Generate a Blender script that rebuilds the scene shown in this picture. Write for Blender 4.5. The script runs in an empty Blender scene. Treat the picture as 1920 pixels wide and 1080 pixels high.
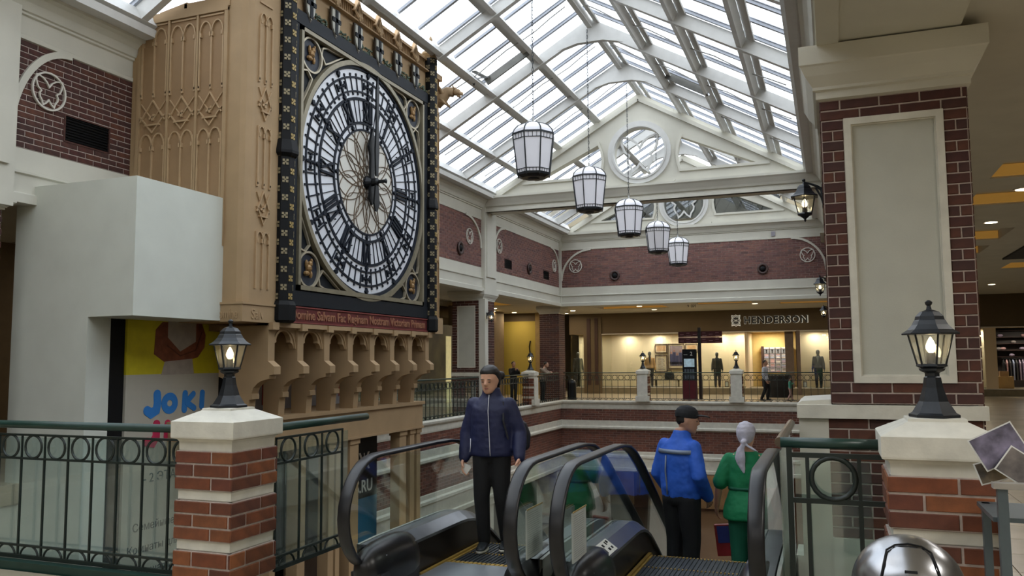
import bpy, math, random
from mathutils import Matrix, Vector
random.seed(7)
S = 1.12            # one drawing unit in metres
PI = math.pi
sc = bpy.context.scene
col = sc.collection

# ------------------------------------------------------------------ camera, sky, exposure
cam = bpy.data.cameras.new('camera'); cam_o = bpy.data.objects.new('camera', cam); col.objects.link(cam_o)
FPX, YAW, PIT, ROLL = 1553.6, .365162, .0873675, -.0071561
cam.sensor_fit = 'HORIZONTAL'; cam.sensor_width = 36; cam.lens = FPX / 1920 * 36
cam.clip_start = .05; cam.clip_end = 400
cy, sy, cp, sp = math.cos(YAW), math.sin(YAW), math.cos(PIT), math.sin(PIT)
Fv = Vector((-sy * cp, cy * cp, sp)); Rv = Vector((cy, sy, 0)); Uv = Rv.cross(Fv)
cr, sr = math.cos(ROLL), math.sin(ROLL)
R2 = Rv * cr + Uv * sr; U2 = Uv * cr - Rv * sr
cam_o.matrix_world = Matrix(((R2.x, U2.x, -Fv.x, 0), (R2.y, U2.y, -Fv.y, 0), (R2.z, U2.z, -Fv.z, 1.6 * S), (0, 0, 0, 1)))
sc.camera = cam_o

world = bpy.data.worlds.new('overcast_sky'); sc.world = world; world.use_nodes = True
wn = world.node_tree.nodes; wl = world.node_tree.links
wn['Background'].inputs[0].default_value = (.88, .94, 1.0, 1); wn['Background'].inputs[1].default_value = 3.6
wt = wn.new('ShaderNodeTexCoord'); wz = wn.new('ShaderNodeTexNoise'); wz.inputs['Scale'].default_value = 1.6; wz.inputs['Detail'].default_value = 4
wr = wn.new('ShaderNodeValToRGB'); wr.color_ramp.elements[0].color = (.80, .88, .97, 1); wr.color_ramp.elements[1].color = (.96, .98, 1, 1)
wr.color_ramp.elements[0].position = .3; wr.color_ramp.elements[1].position = .65
wl.new(wt.outputs['Generated'], wz.inputs['Vector']); wl.new(wz.outputs['Fac'], wr.inputs[0]); wl.new(wr.outputs[0], wn['Background'].inputs[0])
sc.view_settings.view_transform = 'Standard'; sc.view_settings.look = 'None'
sc.view_settings.exposure = 0.0; sc.view_settings.gamma = 1.0; sc.view_settings.use_curve_mapping = False
sc.cycles.max_bounces = 7; sc.cycles.diffuse_bounces = 4; sc.cycles.glossy_bounces = 3; sc.cycles.transparent_max_bounces = 16
sc.cycles.caustics_reflective = False; sc.cycles.caustics_refractive = False

def lamp(name, loc, power, color=(1, .82, .58), size=.3, sy_=None, rot=(0, 0, 0), kind='AREA'):
    l = bpy.data.lights.new(name, kind); l.energy = power; l.color = color
    if kind == 'AREA':
        l.size = size * S
        if sy_: l.shape = 'RECTANGLE'; l.size_y = sy_ * S
    elif kind == 'POINT': l.shadow_soft_size = size * S
    o = bpy.data.objects.new(name, l); o.location = Vector(loc) * S; o.rotation_euler = rot; col.objects.link(o)
    return o

# ------------------------------------------------------------------ materials
def lin(h):
    h = h.lstrip('#'); r = []
    for i in (0, 2, 4):
        c = int(h[i:i + 2], 16) / 255; r.append(c / 12.92 if c <= .04045 else ((c + .055) / 1.055) ** 2.4)
    return (*r, 1)
MATS = {}
def mat(name, c, rough=.6, metal=0., var=.12, scale=6., bump=.0, emit=0., ecol=None, spec=.5, coords='Object', c2=None, bscale=60.):
    if name in MATS: return MATS[name]
    m = bpy.data.materials.new(name); m.use_nodes = True; n = m.node_tree.nodes; l = m.node_tree.links
    b = n['Principled BSDF']; b.inputs['Roughness'].default_value = rough; b.inputs['Metallic'].default_value = metal
    b.inputs['Specular IOR Level'].default_value = spec
    c = lin(c) if isinstance(c, str) else c
    tc = n.new('ShaderNodeTexCoord'); nz = n.new('ShaderNodeTexNoise'); nz.inputs['Scale'].default_value = scale; nz.inputs['Detail'].default_value = 5
    l.new(tc.outputs[coords], nz.inputs['Vector'])
    rp = n.new('ShaderNodeValToRGB')
    d = lin(c2) if c2 else tuple(x * (1 - var) for x in c[:3]) + (1,)
    e = c if c2 else tuple(min(1, x * (1 + var)) for x in c[:3]) + (1,)
    rp.color_ramp.elements[0].color = d; rp.color_ramp.elements[1].color = e
    rp.color_ramp.elements[0].position = .3; rp.color_ramp.elements[1].position = .7
    l.new(nz.outputs['Fac'], rp.inputs[0]); l.new(rp.outputs[0], b.inputs['Base Color'])
    if bump:
        bn = n.new('ShaderNodeTexNoise'); bn.inputs['Scale'].default_value = bscale; l.new(tc.outputs[coords], bn.inputs['Vector'])
        bp = n.new('ShaderNodeBump'); bp.inputs['Strength'].default_value = bump; bp.inputs['Distance'].default_value = .004
        l.new(bn.outputs['Fac'], bp.inputs['Height']); l.new(bp.outputs[0], b.inputs['Normal'])
    if emit:
        b.inputs['Emission Color'].default_value = lin(ecol) if ecol else c; b.inputs['Emission Strength'].default_value = emit
    MATS[name] = m; return m

def brick_mat(name, cols, rough=.75):
    m = bpy.data.materials.new(name); m.use_nodes = True; n = m.node_tree.nodes; l = m.node_tree.links
    b = n['Principled BSDF']; b.inputs['Roughness'].default_value = rough
    oi = n.new('ShaderNodeObjectInfo'); at = n.new('ShaderNodeAttribute'); at.attribute_name = 'tint'
    ad = n.new('ShaderNodeMath'); ad.operation = 'ADD'; l.new(oi.outputs['Random'], ad.inputs[0]); l.new(at.outputs['Fac'], ad.inputs[1])
    fr = n.new('ShaderNodeMath'); fr.operation = 'FRACT'; l.new(ad.outputs[0], fr.inputs[0])
    rp = n.new('ShaderNodeValToRGB'); el = rp.color_ramp.elements
    el[0].color = lin(cols[0]); el[1].color = lin(cols[-1])
    for i, c in enumerate(cols[1:-1]):
        e = el.new((i + 1) / (len(cols) - 1)); e.color = lin(c)
    l.new(fr.outputs[0], rp.inputs[0])
    tc = n.new('ShaderNodeTexCoord'); nz = n.new('ShaderNodeTexNoise'); nz.inputs['Scale'].default_value = 9; nz.inputs['Detail'].default_value = 6
    l.new(tc.outputs['Object'], nz.inputs['Vector'])
    mx = n.new('ShaderNodeMix'); mx.data_type = 'RGBA'; mx.blend_type = 'MULTIPLY'; mx.inputs['Factor'].default_value = .55
    r2 = n.new('ShaderNodeValToRGB'); r2.color_ramp.elements[0].color = (.35, .33, .36, 1); r2.color_ramp.elements[1].color = (1.25, 1.15, 1.05, 1)
    r2.color_ramp.elements[0].position = .32; r2.color_ramp.elements[1].position = .68
    l.new(nz.outputs['Fac'], r2.inputs[0]); l.new(rp.outputs[0], mx.inputs['A']); l.new(r2.outputs[0], mx.inputs['B']); l.new(mx.outputs['Result'], b.inputs['Base Color'])
    bn = n.new('ShaderNodeTexNoise'); bn.inputs['Scale'].default_value = 90; l.new(tc.outputs['Object'], bn.inputs['Vector'])
    bp = n.new('ShaderNodeBump'); bp.inputs['Strength'].default_value = .35; bp.inputs['Distance'].default_value = .003
    l.new(bn.outputs['Fac'], bp.inputs['Height']); l.new(bp.outputs[0], b.inputs['Normal'])
    MATS[name] = m; return m

def glass(name, tint=(1, 1, 1), refl=.12, haze=0.0, hazecol=(.8, .85, .9), rough=.02):
    m = bpy.data.materials.new(name); m.use_nodes = True; n = m.node_tree.nodes; l = m.node_tree.links
    for x in list(n): n.remove(x)
    out = n.new('ShaderNodeOutputMaterial'); tr = n.new('ShaderNodeBsdfTransparent'); tr.inputs[0].default_value = (*tint, 1)
    gl = n.new('ShaderNodeBsdfGlossy'); gl.inputs['Roughness'].default_value = rough; gl.inputs['Color'].default_value = (1, 1, 1, 1)
    lw = n.new('ShaderNodeLayerWeight'); lw.inputs['Blend'].default_value = .5
    fr = n.new('ShaderNodeMath'); fr.operation = 'POWER'; fr.inputs[1].default_value = 4.5; l.new(lw.outputs['Facing'], fr.inputs[0])
    mu = n.new('ShaderNodeMath'); mu.operation = 'MULTIPLY_ADD'; mu.inputs[1].default_value = .7; mu.inputs[2].default_value = refl * .4
    mu.use_clamp = True
    l.new(fr.outputs[0], mu.inputs[0]); mx = n.new('ShaderNodeMixShader'); l.new(mu.outputs[0], mx.inputs[0]); l.new(tr.outputs[0], mx.inputs[1]); l.new(gl.outputs[0], mx.inputs[2])
    last = mx
    if haze:
        df = n.new('ShaderNodeBsdfTranslucent'); df.inputs[0].default_value = (*hazecol, 1); d2 = n.new('ShaderNodeBsdfDiffuse'); d2.inputs[0].default_value = (*hazecol, 1)
        a = n.new('ShaderNodeMixShader'); a.inputs[0].default_value = .5; l.new(df.outputs[0], a.inputs[1]); l.new(d2.outputs[0], a.inputs[2])
        nz = n.new('ShaderNodeTexNoise'); nz.inputs['Scale'].default_value = 4; mm = n.new('ShaderNodeMath'); mm.operation = 'MULTIPLY'; mm.inputs[1].default_value = haze * 2
        l.new(nz.outputs['Fac'], mm.inputs[0])
        last = n.new('ShaderNodeMixShader'); l.new(mm.outputs[0], last.inputs[0]); l.new(mx.outputs[0], last.inputs[1]); l.new(a.outputs[0], last.inputs[2])
    l.new(last.outputs[0], out.inputs[0]); MATS[name] = m; return m

CREAM = mat('cream_plaster', '#ccc9bc', .7, var=.05, scale=1.5, bump=.12, bscale=120)
CREAM2 = mat('cream_stone', '#d0cdc0', .65, var=.09, scale=7, bump=.25)
PANEL = mat('grey_cream_panel', '#b9b9ad', .75, var=.05, scale=3, bump=.2, bscale=150)
WHITE = mat('white_steel', '#cdccc8', .45, var=.04)
BOOTH = mat('booth_plaster', '#cdd0c6', .8, var=.04, scale=2, bump=.15, bscale=140)
CEIL = mat('ceiling_paint', '#c2beb2', .85, var=.05, scale=2, bump=.1)
MORTAR = mat('mortar', '#b5a79e', .9, var=.15, scale=30, bump=.3)
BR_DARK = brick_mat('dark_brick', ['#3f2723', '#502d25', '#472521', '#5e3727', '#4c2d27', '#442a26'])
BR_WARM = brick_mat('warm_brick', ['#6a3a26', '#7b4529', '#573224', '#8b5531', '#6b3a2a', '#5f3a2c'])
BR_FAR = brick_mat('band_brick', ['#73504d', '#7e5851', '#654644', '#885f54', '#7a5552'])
BR_LOW = brick_mat('lower_brick', ['#6c4034', '#794a3a', '#5c362c', '#82513f'])
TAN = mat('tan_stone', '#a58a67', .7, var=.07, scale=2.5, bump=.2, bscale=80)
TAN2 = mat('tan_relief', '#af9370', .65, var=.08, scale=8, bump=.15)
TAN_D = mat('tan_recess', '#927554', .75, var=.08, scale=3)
NAVY = mat('navy_iron', '#141920', .55, var=.15, scale=5, spec=.3)
BLACK = mat('black_paint', '#0d0e10', .6, var=.2, spec=.25)
GOLD = mat('aged_gold', '#a8915c', .5, .2, var=.2, scale=20)
GOLDM = mat('muted_gilt', '#8f8468', .5, .3, var=.2, scale=20)
FRAME = mat('bronze_frame', '#8d8570', .4, .3, var=.12)
DIALW = mat('opal_dial_glass', '#dfe2e8', .25, var=.06, scale=1.2)
DIALC = mat('opal_centre_glass', '#d5d2c8', .3, var=.06, scale=2)
LEAD = mat('brown_leading', '#6b5a48', .6, var=.15)
IRON = mat('dial_iron', '#171d28', .6, var=.15, spec=.25)
RED = mat('oxblood_red', '#5c1f1d', .6, var=.2, scale=8)
GRN = mat('dark_green_paint', '#1f3a33', .35, var=.15)
GRNB = mat('green_black_iron', '#1a2522', .4, var=.15)
LANT = mat('lantern_black', '#22262b', .35, .3, var=.25, scale=15)
FLOOR = mat('beige_floor', '#a89c86', .25, var=.10, scale=1.2)
STEEL = mat('brushed_steel', '#a8a9ac', .25, .95, var=.06, scale=3)
STEELD = mat('deck_steel', '#8d9096', .32, .85, var=.08, scale=3)
SKIRT = mat('bronze_skirt', '#2c2520', .3, .5, var=.2, scale=2)
RUBBER = mat('black_rubber', '#111216', .36, var=.2)
TREAD = mat('step_tread', '#3d4144', .5, .5, var=.15)
YEL = mat('yellow_edge', '#a5853c', .6, var=.15)
STORE = mat('store_wall', '#dec9a6', .8, var=.03, scale=.7)
FASC = mat('brown_fascia', '#5f5038', .7, var=.06, scale=2)
PALELINE = mat('pale_moulding', '#cfcac0', .6, var=.04)
PAPER = mat('white_card', '#d6d6d0', .7, var=.04)
PENDW = mat('opal_pendant_glass', '#e2e1e6', .35, var=.04, scale=2, emit=.10, ecol='#e6e6f0')
BULB = mat('bulb_glow', '#fff4d6', .5, var=.01, emit=14, ecol='#ffe9b8')
SPOT = mat('downlight_glow', '#fff1cf', .5, var=.01, emit=9, ecol='#ffeec8')
ROOFG = glass('roof_glass', (.97, .985, 1.0), .1)
GLASS = glass('clear_glass', (.92, .97, .95), .25)
GLASSG = glass('green_edge_glass', (.86, .94, .92), .3, haze=.05, hazecol=(.6, .7, .68))
LGLASS = glass('lantern_glass', (.97, .96, .9), .3, haze=.08, hazecol=(.9, .85, .7))

# ------------------------------------------------------------------ geometry helpers
class M:
    def __init__(s): s.v = []; s.f = []; s.t = []
    def add(s, vs, fs, t=0.):
        b = len(s.v); s.v += [tuple(p) for p in vs]
        for f in fs: s.f.append(tuple(i + b for i in f)); s.t.append(t)
        return s
    def box(s, x0, x1, y0, y1, z0, z1, t=0.):
        if x0 > x1: x0, x1 = x1, x0
        if y0 > y1: y0, y1 = y1, y0
        if z0 > z1: z0, z1 = z1, z0
        return s.add([(x0, y0, z0), (x1, y0, z0), (x1, y1, z0), (x0, y1, z0), (x0, y0, z1), (x1, y0, z1), (x1, y1, z1), (x0, y1, z1)],
                     [(0, 3, 2, 1), (4, 5, 6, 7), (0, 1, 5, 4), (1, 2, 6, 5), (2, 3, 7, 6), (3, 0, 4, 7)], t)
    def cbox(s, c, d, mx=None, t=0.):
        vs = [Vector((c[0] + a * d[0] / 2, c[1] + b * d[1] / 2, c[2] + e * d[2] / 2)) for e in (-1, 1) for b in (-1, 1) for a in (-1, 1)]
        if mx: vs = [mx @ v for v in vs]
        return s.add(vs, [(0, 2, 3, 1), (4, 5, 7, 6), (0, 1, 5, 4), (1, 3, 7, 5), (3, 2, 6, 7), (2, 0, 4, 6)], t)
    def bar(s, a, b, w, h, up=(0, 0, 1), t=0.):
        a = Vector(a); b = Vector(b); d = (b - a).normalized(); u = Vector(up)
        if abs(d.dot(u)) > .99: u = Vector((1, 0, 0))
        r = d.cross(u).normalized(); u = r.cross(d)
        vs = [p + r * i * w / 2 + u * j * h / 2 for p in (a, b) for i, j in ((-1, -1), (1, -1), (1, 1), (-1, 1))]
        return s.add(vs, [(0, 1, 2, 3), (7, 6, 5, 4), (0, 4, 5, 1), (1, 5, 6, 2), (2, 6, 7, 3), (3, 7, 4, 0)], t)
    def prism(s, poly, fn, a, b):
        n = len(poly); vs = [fn(p[0], p[1], a) for p in poly] + [fn(p[0], p[1], b) for p in poly]
        return s.add(vs, [tuple(range(n)), tuple(range(2 * n - 1, n - 1, -1))] + [(i, i + n, (i + 1) % n + n, (i + 1) % n) for i in range(n)])
    def tube(s, pts, r, n=8, closed=False, caps=True):
        pts = [Vector(p) for p in pts]; m = len(pts); rings = []; pu = None
        for i, p in enumerate(pts):
            if closed: d = pts[(i + 1) % m] - pts[i - 1]
            else: d = pts[min(i + 1, m - 1)] - pts[max(i - 1, 0)]
            d = d.normalized() if d.length > 1e-9 else Vector((0, 0, 1))
            if pu is None: pu = Vector((0, 0, 1)) if abs(d.z) < .9 else Vector((1, 0, 0))
            x = d.cross(pu)
            if x.length < 1e-6: x = d.cross(Vector((0, 1, 0)))
            x.normalize(); u = x.cross(d).normalized(); pu = u
            rr = r[i] if isinstance(r, (list, tuple)) else r
            rings.append([p + x * math.cos(2 * PI * k / n) * rr + u * math.sin(2 * PI * k / n) * rr for k in range(n)])
        vs = [q for g in rings for q in g]; fs = []
        for i in range(m if closed else m - 1):
            j = (i + 1) % m
            for k in range(n): fs.append((i * n + k, i * n + (k + 1) % n, j * n + (k + 1) % n, j * n + k))
        if not closed and caps: fs += [tuple(range(n))[::-1], tuple((m - 1) * n + k for k in range(n))]
        return s.add(vs, fs)
    def lathe(s, prof, n=16, c=(0, 0, 0), rot=0, axis='z'):
        vs = []; m = len(prof)
        for r, z in prof:
            for k in range(n):
                a = 2 * PI * k / n + rot; p = (r * math.cos(a), r * math.sin(a), z)
                if axis == 'x': p = (z, p[0], p[1])
                if axis == 'y': p = (p[0], z, p[1])
                vs.append((p[0] + c[0], p[1] + c[1], p[2] + c[2]))
        fs = [(i * n + k, i * n + (k + 1) % n, (i + 1) * n + (k + 1) % n, (i + 1) * n + k) for i in range(m - 1) for k in range(n)]
        fs += [tuple(range(n))[::-1], tuple((m - 1) * n + k for k in range(n))]
        return s.add(vs, fs)
    def quad(s, a, b, c, d): return s.add([a, b, c, d], [(0, 1, 2, 3)])
    def loft(s, rings, n=14):
        """rings: (centre, side vector, front vector); closed ends"""
        vs = []
        for c, a, b in rings:
            c = Vector(c); a = Vector(a); b = Vector(b)
            vs += [c + a * math.cos(2 * PI * k / n) + b * math.sin(2 * PI * k / n) for k in range(n)]
        m = len(rings)
        fs = [(i * n + k, i * n + (k + 1) % n, (i + 1) * n + (k + 1) % n, (i + 1) * n + k) for i in range(m - 1) for k in range(n)]
        fs += [tuple(range(n))[::-1], tuple((m - 1) * n + k for k in range(n))]
        return s.add(vs, fs)
    def ball(s, c, r, n=12, m=8):
        r = r if isinstance(r, (tuple, list)) else (r, r, r)
        return s.loft([((c[0], c[1], c[2] + r[2] * math.sin(t)), (r[0] * math.cos(t) + 1e-5, 0, 0), (0, r[1] * math.cos(t) + 1e-5, 0)) for t in [PI * (i / m - .5) for i in range(m + 1)]], n)
    def mesh(s, name, tint=False, smooth=False):
        me = bpy.data.meshes.new(name); me.from_pydata([(x * S, y * S, z * S) for x, y, z in s.v], [], s.f); me.update()
        if tint:
            at = me.attributes.new('tint', 'FLOAT', 'FACE'); at.data.foreach_set('value', s.t)
        if smooth: me.shade_smooth()
        return me
    def build(s, name, mt, parent=None, tint=False, smooth=False, loc=None):
        me = s.mesh(name, tint, smooth); me.materials.append(mt)
        return link(name, me, parent, loc)
def link(name, me, parent=None, loc=None, rot=None):
    o = bpy.data.objects.new(name, me); col.objects.link(o)
    if parent:
        o.parent = parent; o.matrix_parent_inverse = wmat(parent).inverted()
    if loc is not None: o.location = Vector(loc) * S
    if rot is not None: o.rotation_euler = rot
    return o
def wmat(o):
    m = Matrix.LocRotScale(o.location, o.rotation_euler, o.scale)
    if o.parent: m = wmat(o.parent) @ o.matrix_parent_inverse @ m
    return m
def tag(o, label=None, cat=None, group=None, kind=None):
    if label: o['label'] = label
    if cat: o['category'] = cat
    if group: o['group'] = group
    if kind: o['kind'] = kind
    return o
def thing(name, label, cat, loc=(0, 0, 0), group=None, kind=None):
    o = bpy.data.objects.new(name, None); o.empty_display_size = .1; col.objects.link(o); o.location = Vector(loc) * S
    return tag(o, label, cat, group, kind)
def struct(name, loc=(0, 0, 0)):
    o = bpy.data.objects.new(name, None); o.empty_display_size = .1; col.objects.link(o); o.location = Vector(loc) * S
    o['kind'] = 'structure'; return o
KIDS = {}
def kids(o): return [c for c in list(bpy.data.objects) if c.parent == o]
def copy_tree(o, loc=None, rotz=None, label=None, parent=None, ch=None):
    if ch is None:
        ch = {}
        for x in bpy.data.objects:
            if x.parent: ch.setdefault(x.parent.name, []).append(x)
    c = o.copy(); col.objects.link(c)
    if parent: c.parent = parent
    if loc is not None: c.location = Vector(loc) * S
    if rotz is not None: c.rotation_euler = (0, 0, rotz)
    if label: c['label'] = label
    for k in ch.get(o.name, []): copy_tree(k, parent=c, ch=ch)
    return c
def stuff(o): o['kind'] = 'stuff'; return o

def text(body, size, mt, loc, rot, parent=None, name='lettering', ext=.004, align='LEFT', off=0., sx=1., track=1., shear=0., fit=None):
    cu = bpy.data.curves.new(name, 'FONT'); cu.body = body; cu.size = size * S; cu.extrude = ext * S; cu.align_x = align
    cu.offset = off * S; cu.space_character = track; cu.shear = shear; cu.resolution_u = 3
    cu.materials.append(mt); o = bpy.data.objects.new(name, cu); col.objects.link(o)
    me = bpy.data.meshes.new_from_object(o); me.name = name; bpy.data.objects.remove(o); bpy.data.curves.remove(cu)
    if fit:
        xs = [v.co.x for v in me.vertices]; sx = fit * S / (max(xs) - min(xs)); x0 = min(xs)
        for v in me.vertices: v.co.x -= x0
    for v in me.vertices: v.co.x *= sx
    o = bpy.data.objects.new(name, me); col.objects.link(o)
    if parent: o.parent = parent; o.matrix_parent_inverse = wmat(parent).inverted()
    o.location = Vector(loc) * S; o.rotation_euler = rot
    return o
RX = (PI / 2, 0, PI / 2)      # reads on a plane that faces +X
RY = (PI / 2, 0, 0)           # reads on a plane that faces -Y

# ---- brickwork: axis 'y' = wall facing -Y (u runs +X); axis 'x' = wall facing +X (u runs +Y); 'X' = facing -X
def face_fn(axis, pos):
    if axis == 'y': return lambda u, v, d: (u, pos - d, v)
    if axis == 'x': return lambda u, v, d: (pos + d, u, v)
    if axis == 'X': return lambda u, v, d: (pos - d, u, v)
    return lambda u, v, d: (u, pos + d, v)
def bricks(parent, axis, pos, u0, u1, v0, v1, mt, L=.265, H=.078, j=.011, holes=(), single=True, proud=.008, back=True, half=None):
    fn = face_fn(axis, pos)
    cells = []; rows = max(1, round((v1 - v0) / H)); H = (v1 - v0) / rows
    for r in range(rows):
        z0 = v0 + r * H; z1 = z0 + H
        u = u0 - (L / 2 if r % 2 else 0)
        while u < u1:
            segs = [(max(u, u0), min(u + L, u1))]
            for hu0, hu1, hv0, hv1 in holes:
                if z1 > hv0 + .3 * H and z0 < hv1 - .3 * H:
                    ns = []
                    for a, b in segs:
                        if b <= hu0 or a >= hu1: ns.append((a, b)); continue
                        if a < hu0: ns.append((a, hu0))
                        if b > hu1: ns.append((hu1, b))
                    segs = ns
            for a, b in segs:
                if b - a > .014: cells.append((a + j / 2 if a > u0 + .001 else a - .005, b - j / 2 if b < u1 - .001 else b + .005, z0 + j / 2, z1 - j / 2))
            u += L
    if back:
        m = M(); us = sorted({u0, u1, *[h for q in holes for h in q[:2]]}); vs_ = sorted({v0, v1, *[h for q in holes for h in q[2:]]})
        for a, b in zip(us, us[1:]):
            for c, d in zip(vs_, vs_[1:]):
                if any(q[0] < (a + b) / 2 < q[1] and q[2] < (c + d) / 2 < q[3] for q in holes): continue
                if a >= u0 and b <= u1 and c >= v0 and d <= v1:
                    e_ = .003; p, q = fn(a + e_, c, 0), fn(b - e_, d, -.03); m.box(p[0], q[0], p[1], q[1], p[2], q[2])
        m.build('mortar', MORTAR, parent)
    if single:
        cache = {}
        for a, b, c, d in cells:
            k = (round(b - a, 2), round(d - c, 3))
            if k not in cache:
                w, h = (b - a) / 2, (d - c) / 2; e = .004; mm = M()
                P = [fn(x, y, z) for z, x, y in ((0, -w, -h), (0, w, -h), (0, w, h), (0, -w, h), (proud, -w + e, -h + e), (proud, w - e, -h + e), (proud, w - e, h - e), (proud, -w + e, h - e))]
                o0 = fn(0, 0, 0); P = [tuple(p[i] - o0[i] for i in range(3)) for p in P]
                mm.add(P, [(4, 5, 6, 7), (0, 1, 5, 4), (1, 2, 6, 5), (2, 3, 7, 6), (3, 0, 4, 7)])
                me = mm.mesh('brick'); me.materials.append(mt); cache[k] = me
            link('brick', cache[k], parent, fn((a + b) / 2, (c + d) / 2, 0))
    else:
        mm = M()
        for a, b, c, d in cells:
            t = random.random(); P = [fn(*p) for p in ((a, c, 0), (b, c, 0), (b, d, 0), (a, d, 0), (a, c, proud), (b, c, proud), (b, d, proud), (a, d, proud))]
            mm.add(P, [(4, 5, 6, 7), (0, 1, 5, 4), (1, 2, 6, 5), (2, 3, 7, 6), (3, 0, 4, 7)], t)
        stuff(mm.build('brickwork', mt, parent, tint=True))

def moulding(prof, axis, pos, u0, u1, m=None, close=.12):
    """extrude a profile of (offset, z) points, offset measured out of the wall face"""
    m = m or M(); fn = face_fn(axis, pos)
    poly = [(-close, prof[0][1])] + list(prof) + [(-close, prof[-1][1])]
    m.prism(poly, lambda o, z, u: fn(u, z, o), u0, u1); return m
def arc_pts(c, r, a0, a1, n): return [(c[0] + r * math.cos(a0 + (a1 - a0) * i / n), c[1] + r * math.sin(a0 + (a1 - a0) * i / n)) for i in range(n + 1)]
def ribbon2(pts, w, fn, d0, d1, m=None, closed=False):
    """flat mitred strip of width w along 2D points, extruded from depth d0 to d1"""
    m = m or M(); P = [Vector(p) for p in pts]; n = len(P); vs = []
    for i in range(n):
        a = P[i - 1] if (i or closed) else None; c = P[(i + 1) % n] if (i < n - 1 or closed) else None; b = P[i]
        ds = [(b - a).normalized()] if a is not None and (b - a).length > 1e-9 else []
        if c is not None and (c - b).length > 1e-9: ds.append((c - b).normalized())
        ns = [Vector((-d.y, d.x)) for d in ds]
        nn = ns[0] + ns[-1]; nn = nn.normalized() if nn.length > 1e-6 else ns[0]
        k = min(1.8, 1 / max(.3, nn.dot(ns[0]))) * w / 2
        for q, d in ((b + nn * k, d0), (b - nn * k, d0), (b - nn * k, d1), (b + nn * k, d1)): vs.append(fn(q.x, q.y, d))
    fs = []
    for i in range(n if closed else n - 1):
        j = (i + 1) % n
        for k in range(4): fs.append((i * 4 + k, i * 4 + (k + 1) % 4, j * 4 + (k + 1) % 4, j * 4 + k))
    if not closed: fs += [(0, 3, 2, 1), tuple(4 * (n - 1) + k for k in range(4))]
    return m.add(vs, fs)
BUTTERFLY = []
def _bf():
    half = [(0, .2), (.14, .42), (.36, .58), (.62, .66), (.72, .64), (.7, .34), (.6, .08), (.42, -.06), (.5, -.2), (.48, -.36), (.36, -.52), (.3, -.72), (.14, -.6), (0, -.42)]
    return [(x, y) for x, y in half] + [(-x, y) for x, y in half[::-1][1:-1]]
BUTTERFLY = _bf()
def emblem(axis, pos, u, v, r, parent, w=.03):
    fn = face_fn(axis, pos); m = M()
    ribbon2([(u + r * math.cos(a * PI / 14), v + r * math.sin(a * PI / 14)) for a in range(28)], w, fn, 0, .03, m, True)
    ribbon2([(u + x * r * 1.12, v + y * r * 1.12) for x, y in BUTTERFLY], w * .8, fn, 0, .025, m, True)
    return m.build('emblem', PALELINE, parent)

# ================================================================== SETTING
F0 = .12; XL = -9.5; YF = 29.9; ZG = -4.3; YS = 36.0
# floors
fl = struct('floor'); m = M()
m.box(-3.7, 9, -6, 4.72, F0 - .25, F0); m.box(-9.6, -3.7, -6, 4.70, F0 - .25, F0 - .09)      # near gallery
m.box(-2.95, -.28, 4.72, 5.35, F0 - .25, F0 - .004)
m.box(.24, 9, 4.72, 36, F0 - .25, F0); m.box(-17, XL, -6, YF, F0 - .25, F0); m.box(-17, .24, YF, YS + 6, F0 - .25, F0)
m.build('gallery_floor', FLOOR, fl)
m = M(); m.box(-17, 9, -6, 42, ZG - .2, ZG); m.build('lower_floor', mat('lower_stone', '#57473a', .25, var=.25, scale=.8), fl)
# tile joints of the right gallery floor: tiles built one by one near the camera
TILE = mat('floor_tile', '#a79a82', .22, var=.09, scale=1.4, c2='#93866f')
tm = M(); tm.box(-.295, .295, -.295, .295, 0, .006); tme = tm.mesh('floor_tile'); tme.materials.append(TILE)
for i in range(11):
    for j in range(24): link('floor_tile', tme, fl, (.85 + i * .6, 3.4 + j * .6, F0))
# outer shell that closes the building
OUT = mat('outer_wall', '#8c8471', .8, var=.08, scale=1)
w = struct('wall_back'); M().box(-17, 9, -6.2, -6, ZG, 10).build('wall_face', OUT, w)
w = struct('wall_outer'); M().box(-17.2, -17, -6, 42, ZG, 10).box(9, 9.2, -6, 42, ZG, 10).box(-17, 9, 42, 42.2, ZG, 10).build('wall_face', OUT, w)

# ceilings with recessed coffers (real recesses with a warm cove strip inside)
COVE = mat('cove_light', '#e8b860', .7, var=.02, emit=.16, ecol='#e0a850')
def ceiling_plate(parent, x0, x1, y0, y1, z, coffers, th=.45, depth=.18):
    m = M(); xs = sorted({x0, x1, *[c for q in coffers for c in q[:2]]}); ys = sorted({y0, y1, *[c for q in coffers for c in q[2:4]]})
    for a, b in zip(xs, xs[1:]):
        for c, d in zip(ys, ys[1:]):
            inside = any(q[0] < (a + b) / 2 < q[1] and q[2] < (c + d) / 2 < q[3] for q in coffers)
            m.box(a, b, c, d, z + (depth if inside else 0), z + th)
    m.build('ceiling_plate', CEIL, parent)
    for q in coffers:
        mm = M(); mm.box(q[0] + .02, q[1] - .02, q[3] - .06, q[3] - .01, z + .02, z + depth - .01); mm.build('cove_strip', COVE, parent)
cl = struct('ceiling'); 
ceiling_plate(cl, .97, 9, -6, YS, 4.0, [(2.1, 6, 11.6, 12.6), (2.1, 6, 13.6, 14.8), (1.6, 3.3, 17.6, 19.2), (1.6, 3.3, 20.2, 21.7), (4.4, 7.5, 24.2, 25.8)])
ceiling_plate(cl, -17, XL - .1, -6, YF, 3.66, [(-13.5, -11, 10, 20), (-13.5, -11, 25, 29)])
ceiling_plate(cl, -17, .97, YF, YS, 3.66, [(-8.6, -5.9, 31.4, 33), (-4.6, -2.6, 30.9, 31.7), (-1.7, .4, 31.8, 32.8)])
ceiling_plate(cl, -9.6, .1, -6, -2.5, 3.66, [])
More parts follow.
